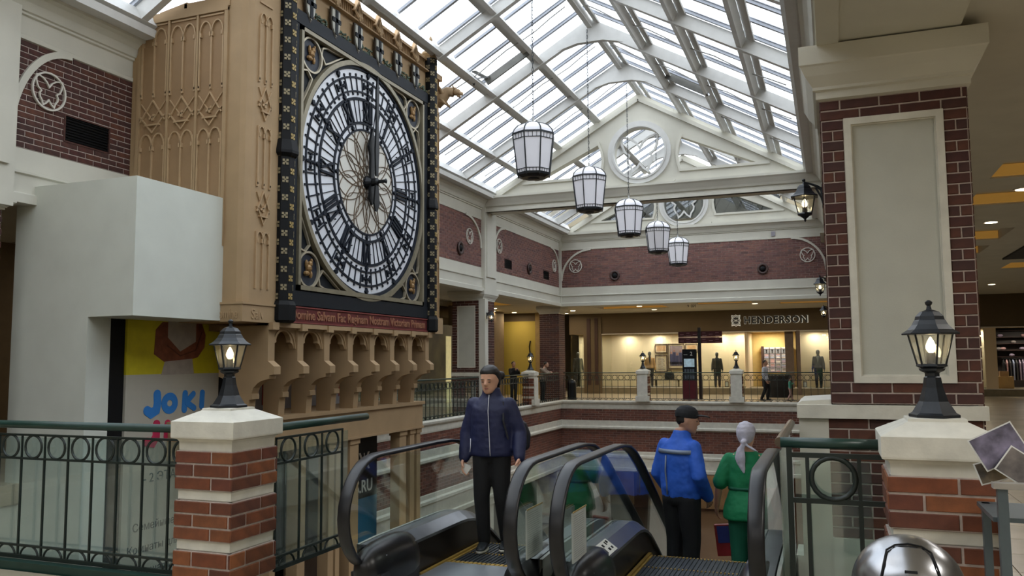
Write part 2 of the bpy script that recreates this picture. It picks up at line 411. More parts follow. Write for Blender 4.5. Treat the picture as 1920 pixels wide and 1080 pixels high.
# flat black slab on the right gallery ceiling, its colour standing for a dark recess
M().box(4.0, 7.5, 19.5, 23, 3.96, 3.999).build('ceiling_black_slab', BLACK, cl)
# upper roof over the side galleries
up = struct('trim_9'); M().box(-17, XL - .05, -6, 42, 6.6, 6.8).box(.98, 9, -6, 42, 6.6, 6.8).box(XL - .1, 1, YF + .2, 42, 6.5, 6.7).box(XL - .1, 1, -6, -2.5, 6.5, 6.7).build('flat_roof', OUT, up)
# level-1 ceiling under galleries
M().box(-17, XL - .05, -6, YF, F0 - .7, F0 - .3).box(.0, 9, 6.4, YF, F0 - .7, F0 - .3).box(-17, 9, YF + .05, YS + 6, F0 - .7, F0 - .3).box(-9.5, 9, -6, 4.5, F0 - .7, F0 - .3).build('lower_ceiling', CEIL, cl)

# --- upper wall (left): brick band, fascia, frieze and cornice
LOWP = [(.06, 3.62), (.10, 3.62), (.10, 3.735), (.075, 3.745), (.05, 3.76), (.05, 3.985), (.085, 4.0), (.085, 4.03), (.02, 4.05), (.015, 4.33), (0, 4.33)]
TOPP = [(0, 5.74), (.03, 5.745), (.03, 5.80), (.015, 5.81), (.015, 6.05), (.05, 6.06), (.05, 6.09), (.08, 6.10), (.10, 6.14), (.13, 6.2), (.19, 6.27), (.25, 6.30), (.25, 6.40), (.12, 6.42)]
wl_ = struct('wall_left')
def upper_wall(w, axis, pos, u0, u1, spans, single=False):
    fn = face_fn(axis, pos); m = M(); a, b = fn(u0, 3.62, -.035), fn(u1, 6.6, -.3); m.box(a[0], b[0], a[1], b[1], 3.64, 6.6); m.build('wall_core', CREAM, w)
    moulding(LOWP, axis, pos, u0, u1).build('lower_fascia', CREAM, w)
    moulding(TOPP, axis, pos, u0, u1).build('cornice', CREAM, w)
upper_wall(wl_, 'x', XL, -2.5, YF, None)
bricks(wl_, 'x', XL, 7.2, 9.6, 4.34, 5.74, BR_DARK, holes=[(8.05, 8.77, 4.59, 4.93)])
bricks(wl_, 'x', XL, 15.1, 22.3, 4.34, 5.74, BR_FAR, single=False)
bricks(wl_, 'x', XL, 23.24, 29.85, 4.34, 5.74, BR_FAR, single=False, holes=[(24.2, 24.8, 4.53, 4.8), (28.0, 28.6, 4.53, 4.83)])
bricks(wl_, 'x', XL, -2, 6.4, 4.34, 5.74, BR_DARK, single=False)
wf = struct('wall_far'); upper_wall(wf, 'y', YF, XL, .1, None)
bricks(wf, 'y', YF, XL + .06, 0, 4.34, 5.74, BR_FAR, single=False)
wr_ = struct('wall_right')
m = M(); m.box(.06, .95, -2.5, YF, 3.94, 6.6); m.build('wall_core', CREAM, wr_)
moulding([(.0, 3.92), (.03, 3.92), (.03, 3.97), (.012, 3.98), (.012, 4.2), (.04, 4.21), (.04, 4.33), (0, 4.34)], 'X', .02, -2.5, YF).build('lower_fascia', CREAM, wr_)
moulding(TOPP, 'X', .02, -2.5, YF).build('cornice', CREAM, wr_)
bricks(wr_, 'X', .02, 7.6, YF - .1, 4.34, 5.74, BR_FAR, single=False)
# right end of far gallery: side wall
# --- corner strip, pilasters
def pilaster(w, y0, y1):
    m = M(); m.box(XL - .05, XL + .13, y0, y1, 3.55, 6.12); m.box(XL - .05, XL + .155, y0 + .12, y1 - .12, 4.1, 5.9)
    m.box(XL - .05, XL + .17, y0 + .1, y1 - .1, 4.06, 4.1)
    m.build('pilaster', CREAM, w)
for y0 in (6.35, 14.25, 22.3): pilaster(wl_, y0, y0 + .9)
M().box(XL - .02, XL + .1, YF - .1, YF + .02, 3.7, 6.1).build('corner_strip', CREAM, wf)
# --- quarter-round arch mouldings over the brick
def quarter(w, axis, pos, uc, vc, ru, rv, sgn, wd=.07):
    fn = face_fn(axis, pos)
    pts = [(uc + sgn * ru * (1 - math.cos(t)) - 0, vc + rv * math.sin(t)) for t in [PI / 2 * i / 16 for i in range(17)]]
    ribbon2(pts, wd, fn, 0, .045).build('arch_moulding', CREAM, w)
quarter(wl_, 'x', XL, 7.24, 4.5, .85, 1.24, 1, .085)
quarter(wl_, 'x', XL, 22.26, 4.9, 1.1, .85, -1); quarter(wl_, 'x', XL, 23.28, 4.9, .85, .85, 1); quarter(wl_, 'x', XL, 29.78, 4.9, 1.0, .85, -1)
quarter(wf, 'y', YF, XL + .1, 4.6, 1.15, 1.14, 1); quarter(wf, 'y', YF, -.02, 4.6, 1.1, 1.14, -1)
for v in ((7.765, 5.17, .245), (21.43, 5.14, .22), (23.7, 5.14, .22), (29.2, 5.1, .22)):
    o = emblem('x', XL + .012, v[0], v[1], v[2], None, .026 if v[2] < .24 else .022)
    y = v[0]
    tag(o, {7.765: 'large cream butterfly ring on the dark brick nearest the clock', 21.43: 'butterfly ring on brick just right of the clock tower', 23.7: 'butterfly ring right of the white pilaster on the left wall', 29.2: 'narrow butterfly ring on the left wall at its far corner'}[y], 'wall emblem', 'butterfly wall emblems')
for x, lb in ((-8.85, 'butterfly ring at the left end of the far brick wall'), (-.6, 'butterfly ring at the right end of the far brick wall')):
    tag(emblem('y', YF - .012, x, 5.13, .24, None), lb, 'wall emblem', 'butterfly wall emblems')
# --- vents
def vent(y0, y1, z0, z1, label):
    t = thing('wall_vent', label, 'vent', (XL, (y0 + y1) / 2, z0), 'black wall vents')
    m = M(); m.box(XL - .03, XL - .012, y0, y1, z0, z1); m.build('backing', BLACK, t)
    m = M(); e = .02
    for a in ((y0, y1, z0 - e, z0), (y0, y1, z1, z1 + e), (y0 - e, y0, z0 - e, z1 + e), (y1, y1 + e, z0 - e, z1 + e)): m.box(XL - .03, XL + .014, *a)
    m.build('frame', BR_DARK, t)
    sm = M(); sm.cbox((0, 0, 0), (.02, y1 - y0, .008)); me = sm.mesh('slat'); me.materials.append(BLACK)
    n = int((z1 - z0) / .035)
    for i in range(n): link('slat', me, t, (XL, (y0 + y1) / 2, z0 + (i + .5) * (z1 - z0) / n))
vent(8.05, 8.77, 4.59, 4.93, 'black rectangular vent in the dark brick nearest the camera')
vent(24.2, 24.8, 4.53, 4.8, 'square black vent right of the white pilaster'); vent(28.0, 28.6, 4.53, 4.83, 'square black vent near the far left corner')
# --- round speakers
def speaker(axis, pos, u, v, label):
    t = thing('round_speaker', label, 'speaker', face_fn(axis, pos)(u, v, .012), 'round wall speakers'); c = face_fn(axis, pos)(u, v, .012); sg = -1 if axis == 'y' else 1
    m = M(); m.lathe([(.17, 0), (.19, sg * .03), (.185, sg * .06), (.14, sg * .06), (.10, sg * .02), (.1, sg * .01)], 20, c, 0, axis); m.build('ring', mat('speaker_brown', '#4a3834', .5), t, smooth=True)
    m = M(); m.lathe([(.085, sg * .012), (.095, sg * .05), (.05, sg * .075), (.01, sg * .08)], 16, c, 0, axis); m.build('cone', BLACK, t, smooth=True)
speaker('x', XL, 20.77, 4.72, 'round brown speaker on brick beside the clock tower'); speaker('x', XL, 26.44, 4.72, 'round speaker between two black vents on the left wall')
speaker('y', YF, -7.34, 4.71, 'round speaker toward the left of the far brick wall'); speaker('y', YF, -2.08, 4.72, 'round speaker toward the right of the far brick wall')
tag(M().box(-1.76, -1.63, YF - .06, YF, 5.84, 6.0).build('wall_sensor', mat('grey_box', '#8f8b93', .5)), 'small grey box on the frieze of the far wall', 'sensor')

# --- lower bands below the gallery edge
COP = [(.02, -.20), (.03, -.16), (.03, -.02), (.07, .0), (.09, .03), (.10, .08), (.07, .115), (.0, .12)]
B2 = [(0, -.95), (.03, -.93), (.09, -.90), (.09, -.84), (.04, -.82), (.02, -.8), (.02, -.62), (0, -.61)]
B3 = [(0, -2.45), (.08, -2.4), (.08, -2.3), (.03, -2.28), (.03, -1.95), (.07, -1.93), (.07, -1.86), (.02, -1.82), (.02, -1.72), (0, -1.7)]
def low_bands(w, axis, pos, u0, u1, single=False):
    fn = face_fn(axis, pos); m = M(); a, b = fn(u0, 0, -.035), fn(u1, 0, -.3); m.box(a[0], b[0], a[1], b[1], -2.45, F0 - .005); m.build('band_core', CREAM, w)
    for p, n in ((COP, 'coping'), (B2, 'string_course'), (B3, 'lower_fascia')): moulding(p, axis, pos, u0, u1).build(n, CREAM2, w)
    bricks(w, axis, pos, u0, u1, -.61, -.20, BR_LOW, single=single, H=.08); bricks(w, axis, pos, u0, u1, -1.7, -.95, BR_LOW, single=single, H=.08)
t1 = struct('trim_1'); low_bands(t1, 'x', XL, 15.6, YF)
t2 = struct('trim_2'); low_bands(t2, 'y', YF, XL, .3)
t3 = struct('trim_3'); M().box(XL - .3, XL - .02, -2, 15.6, -2.45, F0 - .01).build('band_core', CREAM, t3)
t4 = struct('trim_4'); M().box(.2, .5, 7.6, YF, -2.45, F0 - .01).build('band_core', CREAM, t4)
# ground level shop fronts
LW = mat('lower_shop_wall', '#6a4a38', .6, var=.35, scale=1.2); LSH = mat('lower_shop_lit', '#8f7352', .7, var=.4, scale=1.3, emit=.06)
wl2 = struct('wall_lower'); m = M(); m.box(-13, -12.8, -2, YF, ZG, -.6); m.box(-13, 9, 33.5, 33.7, ZG, -.6); m.box(2.5, 2.7, -2, 33, ZG, -.6); m.build('shop_wall', LW, wl2)
m = M()
for i in range(9): m.box(-12.8, -12.72, 8 + i * 2.4, 9.6 + i * 2.4, ZG + .1, -1.4)
for i in range(6): m.box(-9 + i * 2, -7.6 + i * 2, 33.4, 33.5, ZG + .1, -1.4)
for i in range(6): m.box(2.42, 2.5, 9 + i * 3, 11 + i * 3, ZG + .1, -1.6)
m.build('lit_shop_window', LSH, wl2)
for k, yy in enumerate((16.5, 22.8, 29.6)):
    o = tag(M().box(XL - .75, XL, yy - .4, yy + .4, ZG, -2.4).box(XL - .8, XL + .05, yy - .45, yy + .45, -2.6, -2.42).build('trim_column', CREAM2, wl2))

# ================================================================== ROOF
rf = struct('trim_5'); RX0, ZR, SL = -4.75, 9.0, .57; RY0, RY1 = -2.5, 29.9
def rz(x, d=0): return ZR - SL * abs(x - RX0) - d
TH = math.atan(SL)
def roof_bar(m, y, w, h, off, x0=0, x1=4.62, side=1):
    """sloping member at y running from dx=x0 to dx=x1 off the ridge; off = height of its centre above the soffit plane"""
    a = (RX0 + side * x0, y, ZR - SL * x0 + off); b = (RX0 + side * x1, y, ZR - SL * x1 + off); m.bar(a, b, w, h)
rafters = [14.6 - 2.85 * k for k in range(5, 0, -1)] + [14.6, 17.45, 20.3, 25.9, 28.5]
for y in rafters:
    for s in (-1, 1):
        m = M(); roof_bar(m, y, .12, .23, .09, 0, 2.42 if s < 0 and 9.1 < y < 15.5 else 4.55, s)
        m.build('rafter', WHITE, rf)
    m = M(); m.prism([(-.75, -.43 - .02), (-.3, -.34), (.3, -.34), (.75, -.45), (0, .0)], lambda a, b, u: (RX0 + a, u, ZR + b + .02), y - .066, y + .066); m.build('ridge_gusset', WHITE, rf)
purl = [0, 1.18, 2.33, 3.5]
for d in purl:
    for s in ((-1, 1) if d else (1,)):
        m = M(); x = RX0 + s * d; z = ZR - SL * d
        m.box(x - .055, x + .055, RY0, RY1, z, z + .17) if d == 0 else m.cbox((0, 0, 0), (.10, RY1 - RY0, .17), Matrix.Translation((x, (RY0 + RY1) / 2, z + .085)) @ Matrix.Rotation(s * TH, 4, 'Y'))
        m.build('purlin', WHITE, rf)
        m = M(); m.cbox((0, 0, 0), (.16, RY1 - RY0, .03), Matrix.Translation((x + s * .16, (RY0 + RY1) / 2, z + .22 - SL * .16)) @ Matrix.Rotation(s * TH, 4, 'Y')); m.build('glazing_rail', WHITE, rf)
for s in (-1, 1):
    m = M(); x = RX0 + s * 4.55; m.box(x - .2, x + .25, RY0, RY1, 6.34, 6.46); m.cbox((0, 0, 0), (.2, RY1 - RY0, .22), Matrix.Translation((RX0 + s * 4.42, (RY0 + RY1) / 2, 6.56)) @ Matrix.Rotation(s * TH, 4, 'Y')); m.build('eaves_gutter', WHITE, rf)
gb = {}; GBAR = mat('glazing_grey', '#b4b9c4', .5, var=.04)
NB = 40; ST = (RY1 - RY0) / NB
gm = M(); 
for s in (-1, 1):
    m = M(); m.bar((0, 0, 0), (s * 4.6, 0, -SL * 4.6), .065, .055); m.bar((0, 0, .033), (s * 4.6, 0, -SL * 4.6 + .033), .095, .012); gb[s] = m.mesh('glazing_bar'); gb[s].materials.append(GBAR)
    m = M(); m.bar((0, 0, 0), (s * 2.36, 0, -SL * 2.36), .065, .055); gb[s, 's'] = m.mesh('glazing_bar'); gb[s, 's'].materials.append(GBAR)
    for (a, b) in ((0, 2.36), (2.36, 4.6)):
        m = M(); m.bar((s * a, 0, -SL * a), (s * b, 0, -SL * b), ST - .04, .012); gb[s, a] = m.mesh('glass_pane'); gb[s, a].materials.append(ROOFG)
for i in range(NB + 1):
    y = RY0 + i * ST
    for s in (-1, 1):
        link('glazing_bar', gb[s, 's'] if s < 0 and 9.1 < y < 15.5 else gb[s], rf, (RX0, y, ZR + .27))
        if i < NB and y > 3:
            for a in (0, 2.36):
                if s < 0 and a > 0 and 9 < y < 15.6: continue
                link('glass_pane', gb[s, a], rf, (RX0, y + ST / 2, ZR + .33))
# opening vents with dark frames and cables
def opening(side, d0, d1, y0, y1, label):
    t = thing('roof_vent', label, 'roof window', (RX0 + side * d0, y0, rz(RX0 + d0)), 'opening roof windows'); m = M()
    P = lambda d, y, o: (RX0 + side * d, y, ZR - SL * d + o)
    m.bar(P(d0, y1, .2), P(d1, y1, .2), .05, .16); m.build('frame_edge', mat('vent_grey', '#6d6c66', .5), t)
    m = M(); m.bar(P(d1, y0, .05), P(d1 - .1, y1, .26), .035, .035); m.bar(P(d1 + .05, y0 + .1, -.02), P(d1, y0, .1), .06, .06); m.build('actuator', STEEL, t)
    m = M(); m.bar(P(d1, y0, .22), P(d1, y1, .3), .10, .03); m.build('lower_edge', mat('vent_grey', '#6d6c66', .5), t)
opening(-1, 1.3, 2.3, 16.2, 16.9, 'open roof window with grey frame and actuator left of the first lantern chain')
opening(1, 1.3, 2.3, 18.9, 19.6, 'open roof window with dark edge on the right slope')
m = M()
for y in (16.2, 18.6, 21.2):
    for s in (-1, 1):
        m.tube([(RX0 + s * d, y, ZR - SL * d + .12 + .03 * math.sin(d * 5)) for d in [.2 + .33 * i for i in range(13)]], .012, 6)
tag(m.build('roof_cables', mat('grey_cable', '#9c9b98', .5)), 'thin grey cables and rods strung under the roof panes', 'cable', kind='stuff')

# --- pediments: gable wall with round butterfly window and two corner lights
def pediment(name, y, th, zc, beam=True, dark=False):
    w = struct(name); rc = .72; n = 40
    A = lambda x: ZR - .27 - SL * abs(x - RX0)         # underside of the raking edge
    zb = 6.42; fn = lambda a, b, u: (a, u, b)
    def tri(s): return [(RX0 + s * 1.12, 7.62 + .0), (RX0 + s * 1.04, 7.2), (RX0 + s * 1.12, 6.78), (RX0 + s * 3.2, 6.78), (RX0 + s * 3.05, 6.9)]
    # polygons between circle and outline, split in two halves
    m = M()
    for s in (-1, 1):
        circ = [(RX0 + s * rc * math.cos(t), zc + rc * math.sin(t)) for t in [PI / 2 - PI * i / n for i in range(n + 1)]]
        T = tri(s)
        poly = [(RX0, A(RX0) + .3)] + [(RX0, circ[0][1])] + circ[1:-1] + [(RX0, circ[-1][1]), (RX0, zb)]
        # ring of quads from circle to the boundary x = RX0 + s*1.0
        for (a, b), (c, d) in zip(circ, circ[1:]):
            def edge(p, q):
                t = math.atan2(q - zc, (p - RX0) * s); x = .98; zz = zc + x * math.tan(t) if abs(t) < 1.45 else (99 if t > 0 else -99)
                top = A(RX0 + x) + .3
                if zz > top or t > 1.4:
                    # hit the sloping top
                    dx = math.cos(t); dz = math.sin(t); k = (A(RX0) + .3 - zc) / (dz + SL * dx); return (RX0 + s * dx * k, zc + dz * k)
                if zz < zb or t < -1.4:
                    k = (zb - zc) / math.sin(t); return (RX0 + s * math.cos(t) * k, zb)
                return (RX0 + s * x, zz)
            e, f = edge(a, b), edge(c, d); m.prism([(a, b), e, f, (c, d)], fn, y, y + th)
        X = lambda k: RX0 + s * k
        top = lambda k: A(X(k)) + .3
        m.prism([(X(.978), zb), (X(.978), top(.978)), (X(1.16), top(1.16)), (X(1.12), 7.68), (X(1.03), 7.2), (X(1.1), 6.74), (X(1.1), zb)], fn, y, y + th)
        m.prism([(X(1.1), zb), (X(1.1), 6.74), (X(3.5), 6.74), (X(3.5), zb)], fn, y, y + th)
        m.prism([(X(1.12), 7.69), (X(1.16), top(1.16)), (X(3.5), top(3.5)), (X(3.5), 6.74), (X(3.2), 6.74)], fn, y, y + th)
        m.prism([(X(3.499), zb), (X(3.499), top(3.499)), (X(4.6), top(4.6)), (X(4.6), zb)], fn, y, y + th)
        ribbon2([(X(1.17), 7.74), (X(1.07), 7.45), (X(1.03), 7.2), (X(1.06), 6.95), (X(1.12), 6.74), (X(3.45), 6.74)], .07, fn, y - .05, y, m)
    m.build('gable_wall', CREAM, w)
    m = M()
    for s in (-1, 1):
        m.bar((RX0, y - .04, A(RX0) + .12), (RX0 + s * 4.6, y - .04, A(RX0 + 4.6) + .12), .08, .10)
    m.build('raking_moulding', CREAM, w)
    m = M(); ribbon2([(RX0 + (rc + .1) * math.cos(2 * PI * i / 48), zc + (rc + .1) * math.sin(2 * PI * i / 48)) for i in range(48)], .13, fn, y - .07, y, m, True)
    ribbon2([(RX0 + (rc + .02) * math.cos(2 * PI * i / 48), zc + (rc + .02) * math.sin(2 * PI * i / 48)) for i in range(48)], .05, fn, y - .1, y + .05, m, True)
    m.build('window_ring', WHITE, w)
    m = M(); ribbon2([(RX0 + px * rc * .98, zc + pz * rc * 1.0) for px, pz in BUTTERFLY], .055, fn, y + .02, y + .09, m, True)
    m.build('butterfly_tracery', WHITE, w)
    if dark:
        DG = glass('dark_window_glass', (.32, .35, .38), .3)
        M().box(RX0 - 3.3, RX0 + 3.3, y + th - .02, y + th, 6.7, 8.1).build('window_glass', DG, w)
        m = M()
        for i in range(16): m.bar((RX0 - 3.3 + i * .42, y + th + .03, 6.7), (RX0 - 2.5 + i * .42, y + th + .03, 8.1), .03, .03)
        m.build('glazing_lines', NAVY, w)
    if beam:
        moulding([(0, 5.98), (.05, 5.98), (.05, 6.06), (.02, 6.08), (.02, 6.12), (.07, 6.14), (.10, 6.2), (.18, 6.32), (.22, 6.36), (.22, 6.42), (0, 6.43)], 'y', y, XL, .05).build('tie_beam', CREAM, w)
        M().box(XL, .05, y, y + th + .2, 5.98, 6.43).build('beam_core', CREAM, w)
    return w
pediment('trim_6', 22.42, .3, 7.34)
pediment('trim_7', YF - .02, .2, 7.24, beam=False, dark=True)
# near-left rafter end seen over the tower is part of the row above

# ================================================================== PILLARS
def panel_frame(m, fn, u0, u1, v0, v1, w=.035, d=.03):
    for a in ((u0, u1, v0, v0 + w), (u0, u1, v1 - w, v1), (u0, u0 + w, v0 + w, v1 - w), (u1 - w, u1, v0 + w, v1 - w)):
        p, q = fn(a[0], a[2], -.02), fn(a[1], a[3], d); m.box(p[0], q[0], p[1], q[1], p[2], q[2])
CAPP = [(0, .0), (.03, .01), (.03, .06), (.05, .07), (.05, .09), (.10, .16), (.13, .22), (.14, .23), (.14, .36), (0, .37)]
def capital(p, x0, x1, y0, y1, z, k=1., top=.37):
    m = M(); f = (top / .37)
    prev = None
    for (o, dz) in CAPP:
        o *= k; ring = [(x0 - o, y0 - o, z + dz * f), (x1 + o, y0 - o, z + dz * f), (x1 + o, y1 + o, z + dz * f), (x0 - o, y1 + o, z + dz * f)]
        b = len(m.v); m.v += ring
        if prev is not None:
            for i in range(4): m.f.append((prev + i, prev + (i + 1) % 4, b + (i + 1) % 4, b + i)); m.t.append(0)
        else: m.f.append((b + 3, b + 2, b + 1, b)); m.t.append(0)
        prev = b
    m.f.append((prev, prev + 1, prev + 2, prev + 3)); m.t.append(0); m.build('capital', CREAM, p)
# the big pillar beside the camera
pl = thing('brick_pillar', 'tall brick pillar with grey framed panel behind the right-hand lamp', 'pillar', (.47, 7, F0), 'square brick pillars')
PY = 6.55; PX0, PX1 = 0., .975
M().box(PX0 + .032, PX1 - .032, PY + .032, PY + 1, -2.4, 3.56).build('core', MORTAR, pl)
bricks(pl, 'y', PY, PX0, PX1, 1.27, 1.425, BR_DARK, half=1, L=.27)
bricks(pl, 'y', PY, PX0, PX1, 3.375, 3.53, BR_DARK, L=.27)
fn = face_fn('y', PY); NR = 25; hh = (3.375 - 1.425) / NR
def half_brick(w, h):
    m = M(); a, b = w / 2, h / 2; e = .004
    P = [(-a, 0, -b), (a, 0, -b), (a, 0, b), (-a, 0, b), (-a + e, -.008, -b + e), (a - e, -.008, -b + e), (a - e, -.008, b - e), (-a + e, -.008, b - e)]
    m.add(P, [(4, 5, 6, 7), (0, 1, 5, 4), (1, 2, 6, 5), (2, 3, 7, 6), (3, 0, 4, 7)]); me = m.mesh('brick'); me.materials.append(BR_DARK); return me
M().box(PX0, PX0 + .155, PY, PY + .03, 1.425, 3.375).box(PX1 - .155, PX1, PY, PY + .03, 1.425, 3.375).build('mortar', MORTAR, pl)
b1, b2 = half_brick(.146, hh - .009), half_brick(.069, hh - .009)
for r in range(NR):
    z = 1.425 + (r + .5) * hh
    for x in (PX0, PX1 - .155):
        if r % 2: link('brick', b2, pl, (x + .039, PY, z)); link('brick', b2, pl, (x + .117, PY, z))
        else: link('brick', b1, pl, (x + .0775, PY, z))
m = M(); panel_frame(m, fn, .155, .82, 1.42, 3.38, .05, .02); panel_frame(m, fn, .195, .78, 1.46, 3.34, .02, .0); m.build('panel_frame', CREAM2, pl)
M().box(.2, .775, PY + .012, PY + .03, 1.47, 3.33).build('panel', PANEL, pl)
m = M(); m.prism([(-.245, 1.165), (1.0, 1.165), (1.0, 1.262), (-.245, 1.262)], lambda a, b, u: (a, u, b), PY - .05, PY + 1.0)
m.prism([(-.245, 1.262), (-.005, 1.262), (-.005, 1.30), (-.215, 1.285)], lambda a, b, u: (a, u, b), PY + .02, PY + .9); m.build('ledge', CREAM2, pl)
bricks(pl, 'y', PY, -.03, .96, .31, 1.165, BR_DARK, L=.27)
M().box(-.235, -.03, PY - .01, PY + .75, -2.3, 1.165).build('pilaster_strip', CREAM, pl)
M().box(-.03, .99, PY - .03, PY + 1, -2.3, .31).box(-.3, -.235, PY + .3, PY + .7, -2.3, .1).build('plinth', CREAM2, pl)
bricks(pl, 'X', PX0, PY + .01, PY + 1.0, 1.27, 3.53, BR_DARK, single=False)
bricks(pl, 'x', PX1, PY + .01, PY + 1.0, F0, 3.53, BR_DARK, single=False)
capital(pl, PX0, PX1, PY, PY + 1.0, 3.53, top=.405)
def side_pillar(x0, x1, y0, y1, zt, label, strip=None, panelx=None, base=F0):
    t = thing('brick_pillar', label, 'pillar', ((x0 + x1) / 2, (y0 + y1) / 2, base), 'square brick pillars')
    M().box(x0 + .035, x1 - .035, y0 + .035, y1 - .035, base, zt + .02).build('core', MORTAR, t)
    bricks(t, 'y', y0, x0, x1, base, zt, BR_DARK, single=False); bricks(t, 'x', x1, y0, y1, base, zt, BR_DARK, single=False)
    bricks(t, 'X', x0, y0, y1, base, zt, BR_DARK, single=False)
    if panelx:
        m = M(); panel_frame(m, face_fn('y', y0), panelx[0], panelx[1], 1.4, 3.22, .03, .02); m.build('panel_frame', CREAM2, t)
        M().box(panelx[0] + .02, panelx[1] - .02, y0 - .01, y0 + .02, 1.42, 3.2).build('panel', PANEL, t)
        M().box(x0 - .03, x1 + .03, y0 - .03, y1 + .03, 1.15, 1.26).build('ledge', CREAM2, t)
    if strip: M().box(*strip).build('pilaster_strip', CREAM, t)
    capital(t, x0, x1, y0, y1, zt, .8, 3.66 - zt)
    return t
side_pillar(-10.42, -9.46, 22.3, 23.2, 3.36, 'brick pillar with pale panel and wall lamp right of the clock tower', (-9.56, -9.36, 22.26, 22.5, F0, 3.4), (-10.26, -9.68))
side_pillar(-10.36, -9.60, 30.05, 30.8, 3.36, 'dark brick pillar at the far left corner of the gallery')
side_pillar(-10.42, -9.5, 6.4, 7.2, 3.5, 'brick pillar with white capital at the left picture edge')
for y, lb in ((14.4, 'second brick pillar along the right gallery'), (22.3, 'third brick pillar along the right gallery')):
    side_pillar(.03, .97, y, y + .95, 3.6, lb)
side_pillar(.1, .9, 30.1, 30.9, 3.36, 'brick pillar at the far right corner of the gallery')

# ================================================================== CLOCK TOWER
tw = thing('clock_tower', 'tan gothic clock tower with large white dial against the left wall', 'clock tower', (-8.4, 12.3, ZG))
TX = -7.4; TY0, TY1 = 9.15, 15.3
fx = face_fn('x', TX); fy = face_fn('y', TY0)
m = M(); m.prism([(XL + .02, TY0), (TX - .12, TY0), (TX - .04, TY0 + .03), (TX, TY0 + .12), (TX, 9.86), (TX - .1, 9.9), (TX - .1, 14.9), (TX - .05, 14.95), (TX - .05, TY1), (XL + .02, TY1)], lambda a, b, u: (a, b, u), 2.16, 6.30)
m.build('shaft', TAN, tw, smooth=False)
# upper part clear of the roof slope
m = M(); m.prism([(TX - 1.15, TY0), (TX - .12, TY0), (TX - .04, TY0 + .03), (TX, TY0 + .12), (TX, 9.86), (TX - .1, 9.9), (TX - .1, 14.9), (TX - .05, TY1), (TX - 1.15, TY1)], lambda a, b, u: (a, b, u), 6.30, 6.78); m.build('upper_block', TAN, tw)
m = M(); m.prism([(XL + .05, 6.3), (TX - 1.1, 6.3), (TX - 1.1, 6.8), (TX - 1.6, 6.72), (XL + .4, 6.38)], lambda a, b, u: (a, u, b), TY0, TY0 + .3); m.build('gable_strip', TAN, tw)
m = M(); m.prism([(TX - .55, 6.78), (TX - .12, 6.78), (TX - .12, 7.4), (TX - .55, 7.2)], lambda a, b, u: (a, u, b), TY0, 9.86); m.prism([(TX, 6.78), (TX - .12, 6.78), (TX - .12, 7.4), (TX, 7.45)], lambda a, b, u: (a, u, b), TY0 + .1, 9.86)
m.build('corner_top', TAN, tw)
# gothic relief on the -Y side
def tracery(fn, us, z0, z1, lozs, top, name='tracery', w=.022, base=None):
    """us: rib positions; pairs form two-light bays"""
    lozs = sorted(lozs); m = M(); bx = lambda u0, u1, v0, v1, d: (lambda p, q: m.box(p[0], q[0], p[1], q[1], p[2], q[2]))(fn(u0, v0, -.005), fn(u1, v1, d))
    for i in range(0, len(us) - 1, 2):
        a = us[i]; b = us[i + 2] if i + 2 < len(us) else us[i + 1]; c = (a + b) / 2; half = (b - a) / 2
        zs = [z0] + [q for l in lozs for q in (l - .33, l + .33)] + [top - .30]
        for z_a, z_b in zip(zs[::2], zs[1::2]):
            for u in (a + w, c, b - w): bx(u - w / 2, u + w / 2, z_a, z_b, .025)
        def arch(zc, up=1):
            for (l, r) in ((a + w, c), (c, b - w)):
                wd = r - l
                pts = [(l, zc)] + [(l + wd * (1 - math.cos(t)) * .5 * 1.0, zc + up * wd * .95 * math.sin(t)) for t in [PI / 2 * k / 5 for k in range(1, 6)]]
                ribbon2(pts, w * .8, fn, 0, .028, m); ribbon2([(l + r - p[0], p[1]) for p in pts], w * .8, fn, 0, .028, m)
                for q in ((l + .02, zc), (r - .02, zc)): p0, p1 = fn(q[0] - .012, q[1] - .03, 0), fn(q[0] + .012, q[1] + .03, .035); m.box(p0[0], p1[0], p0[1], p1[1], p0[2], p1[2])
        arch(top - .30); ribbon2([(a + .02, top - .02)] + [(a + .02 + (b - a - .04) * k / 8, top - .02) for k in range(1, 9)], w, fn, 0, .02, m)
        for lz in lozs:
            h = .25
            ribbon2([(a + w, lz - h * .2), (c, lz + h), (b - w, lz - h * .2)], w * .8, fn, 0, .03, m); ribbon2([(a + w, lz + h * .9), (c + half * .0, lz - h * .55 + .1), (b - w, lz + h * .9)], w * .6, fn, 0, .022, m)
            ribbon2([(a + w, lz + h * .1), (c, lz - h * .9), (b - w, lz + h * .1)], w * .8, fn, 0, .03, m); ribbon2([(a + half * .45, lz - .11), (b - half * .45, lz - .11)], w, fn, 0, .035, m)
            for k in range(5):
                t = k * 2.4; m.cbox(fn(c + .035 * math.cos(t) * k / 3, lz + .0 + .045 * math.sin(t) * k / 3, .01), (.035, .035, .03))
            arch(lz - .52 + .06)
            for u in (a + w, c, b - w): m.cbox(fn(u, lz + .33, .01), (.03, .03, .06))
    return m.build(name, TAN2, tw)
U = [-9.30, -9.03, -8.77, -8.53, -8.26, -8.04, -7.79]
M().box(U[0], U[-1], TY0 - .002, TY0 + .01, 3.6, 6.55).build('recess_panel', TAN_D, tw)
bays = [(-9.31, -8.81), (-8.775, -8.29), (-8.255, -7.80)]
for a, b in bays: tracery(fy, [a, (a + b) / 2, b], 3.5, 6.6, [5.15], 6.55)
m = M()
for a, b in ((-9.36, -9.31), (-8.81, -8.775), (-8.29, -8.255), (-7.80, -7.74)): m.box(a, b, TY0 - .03, TY0 + .01, 3.2, 6.6)
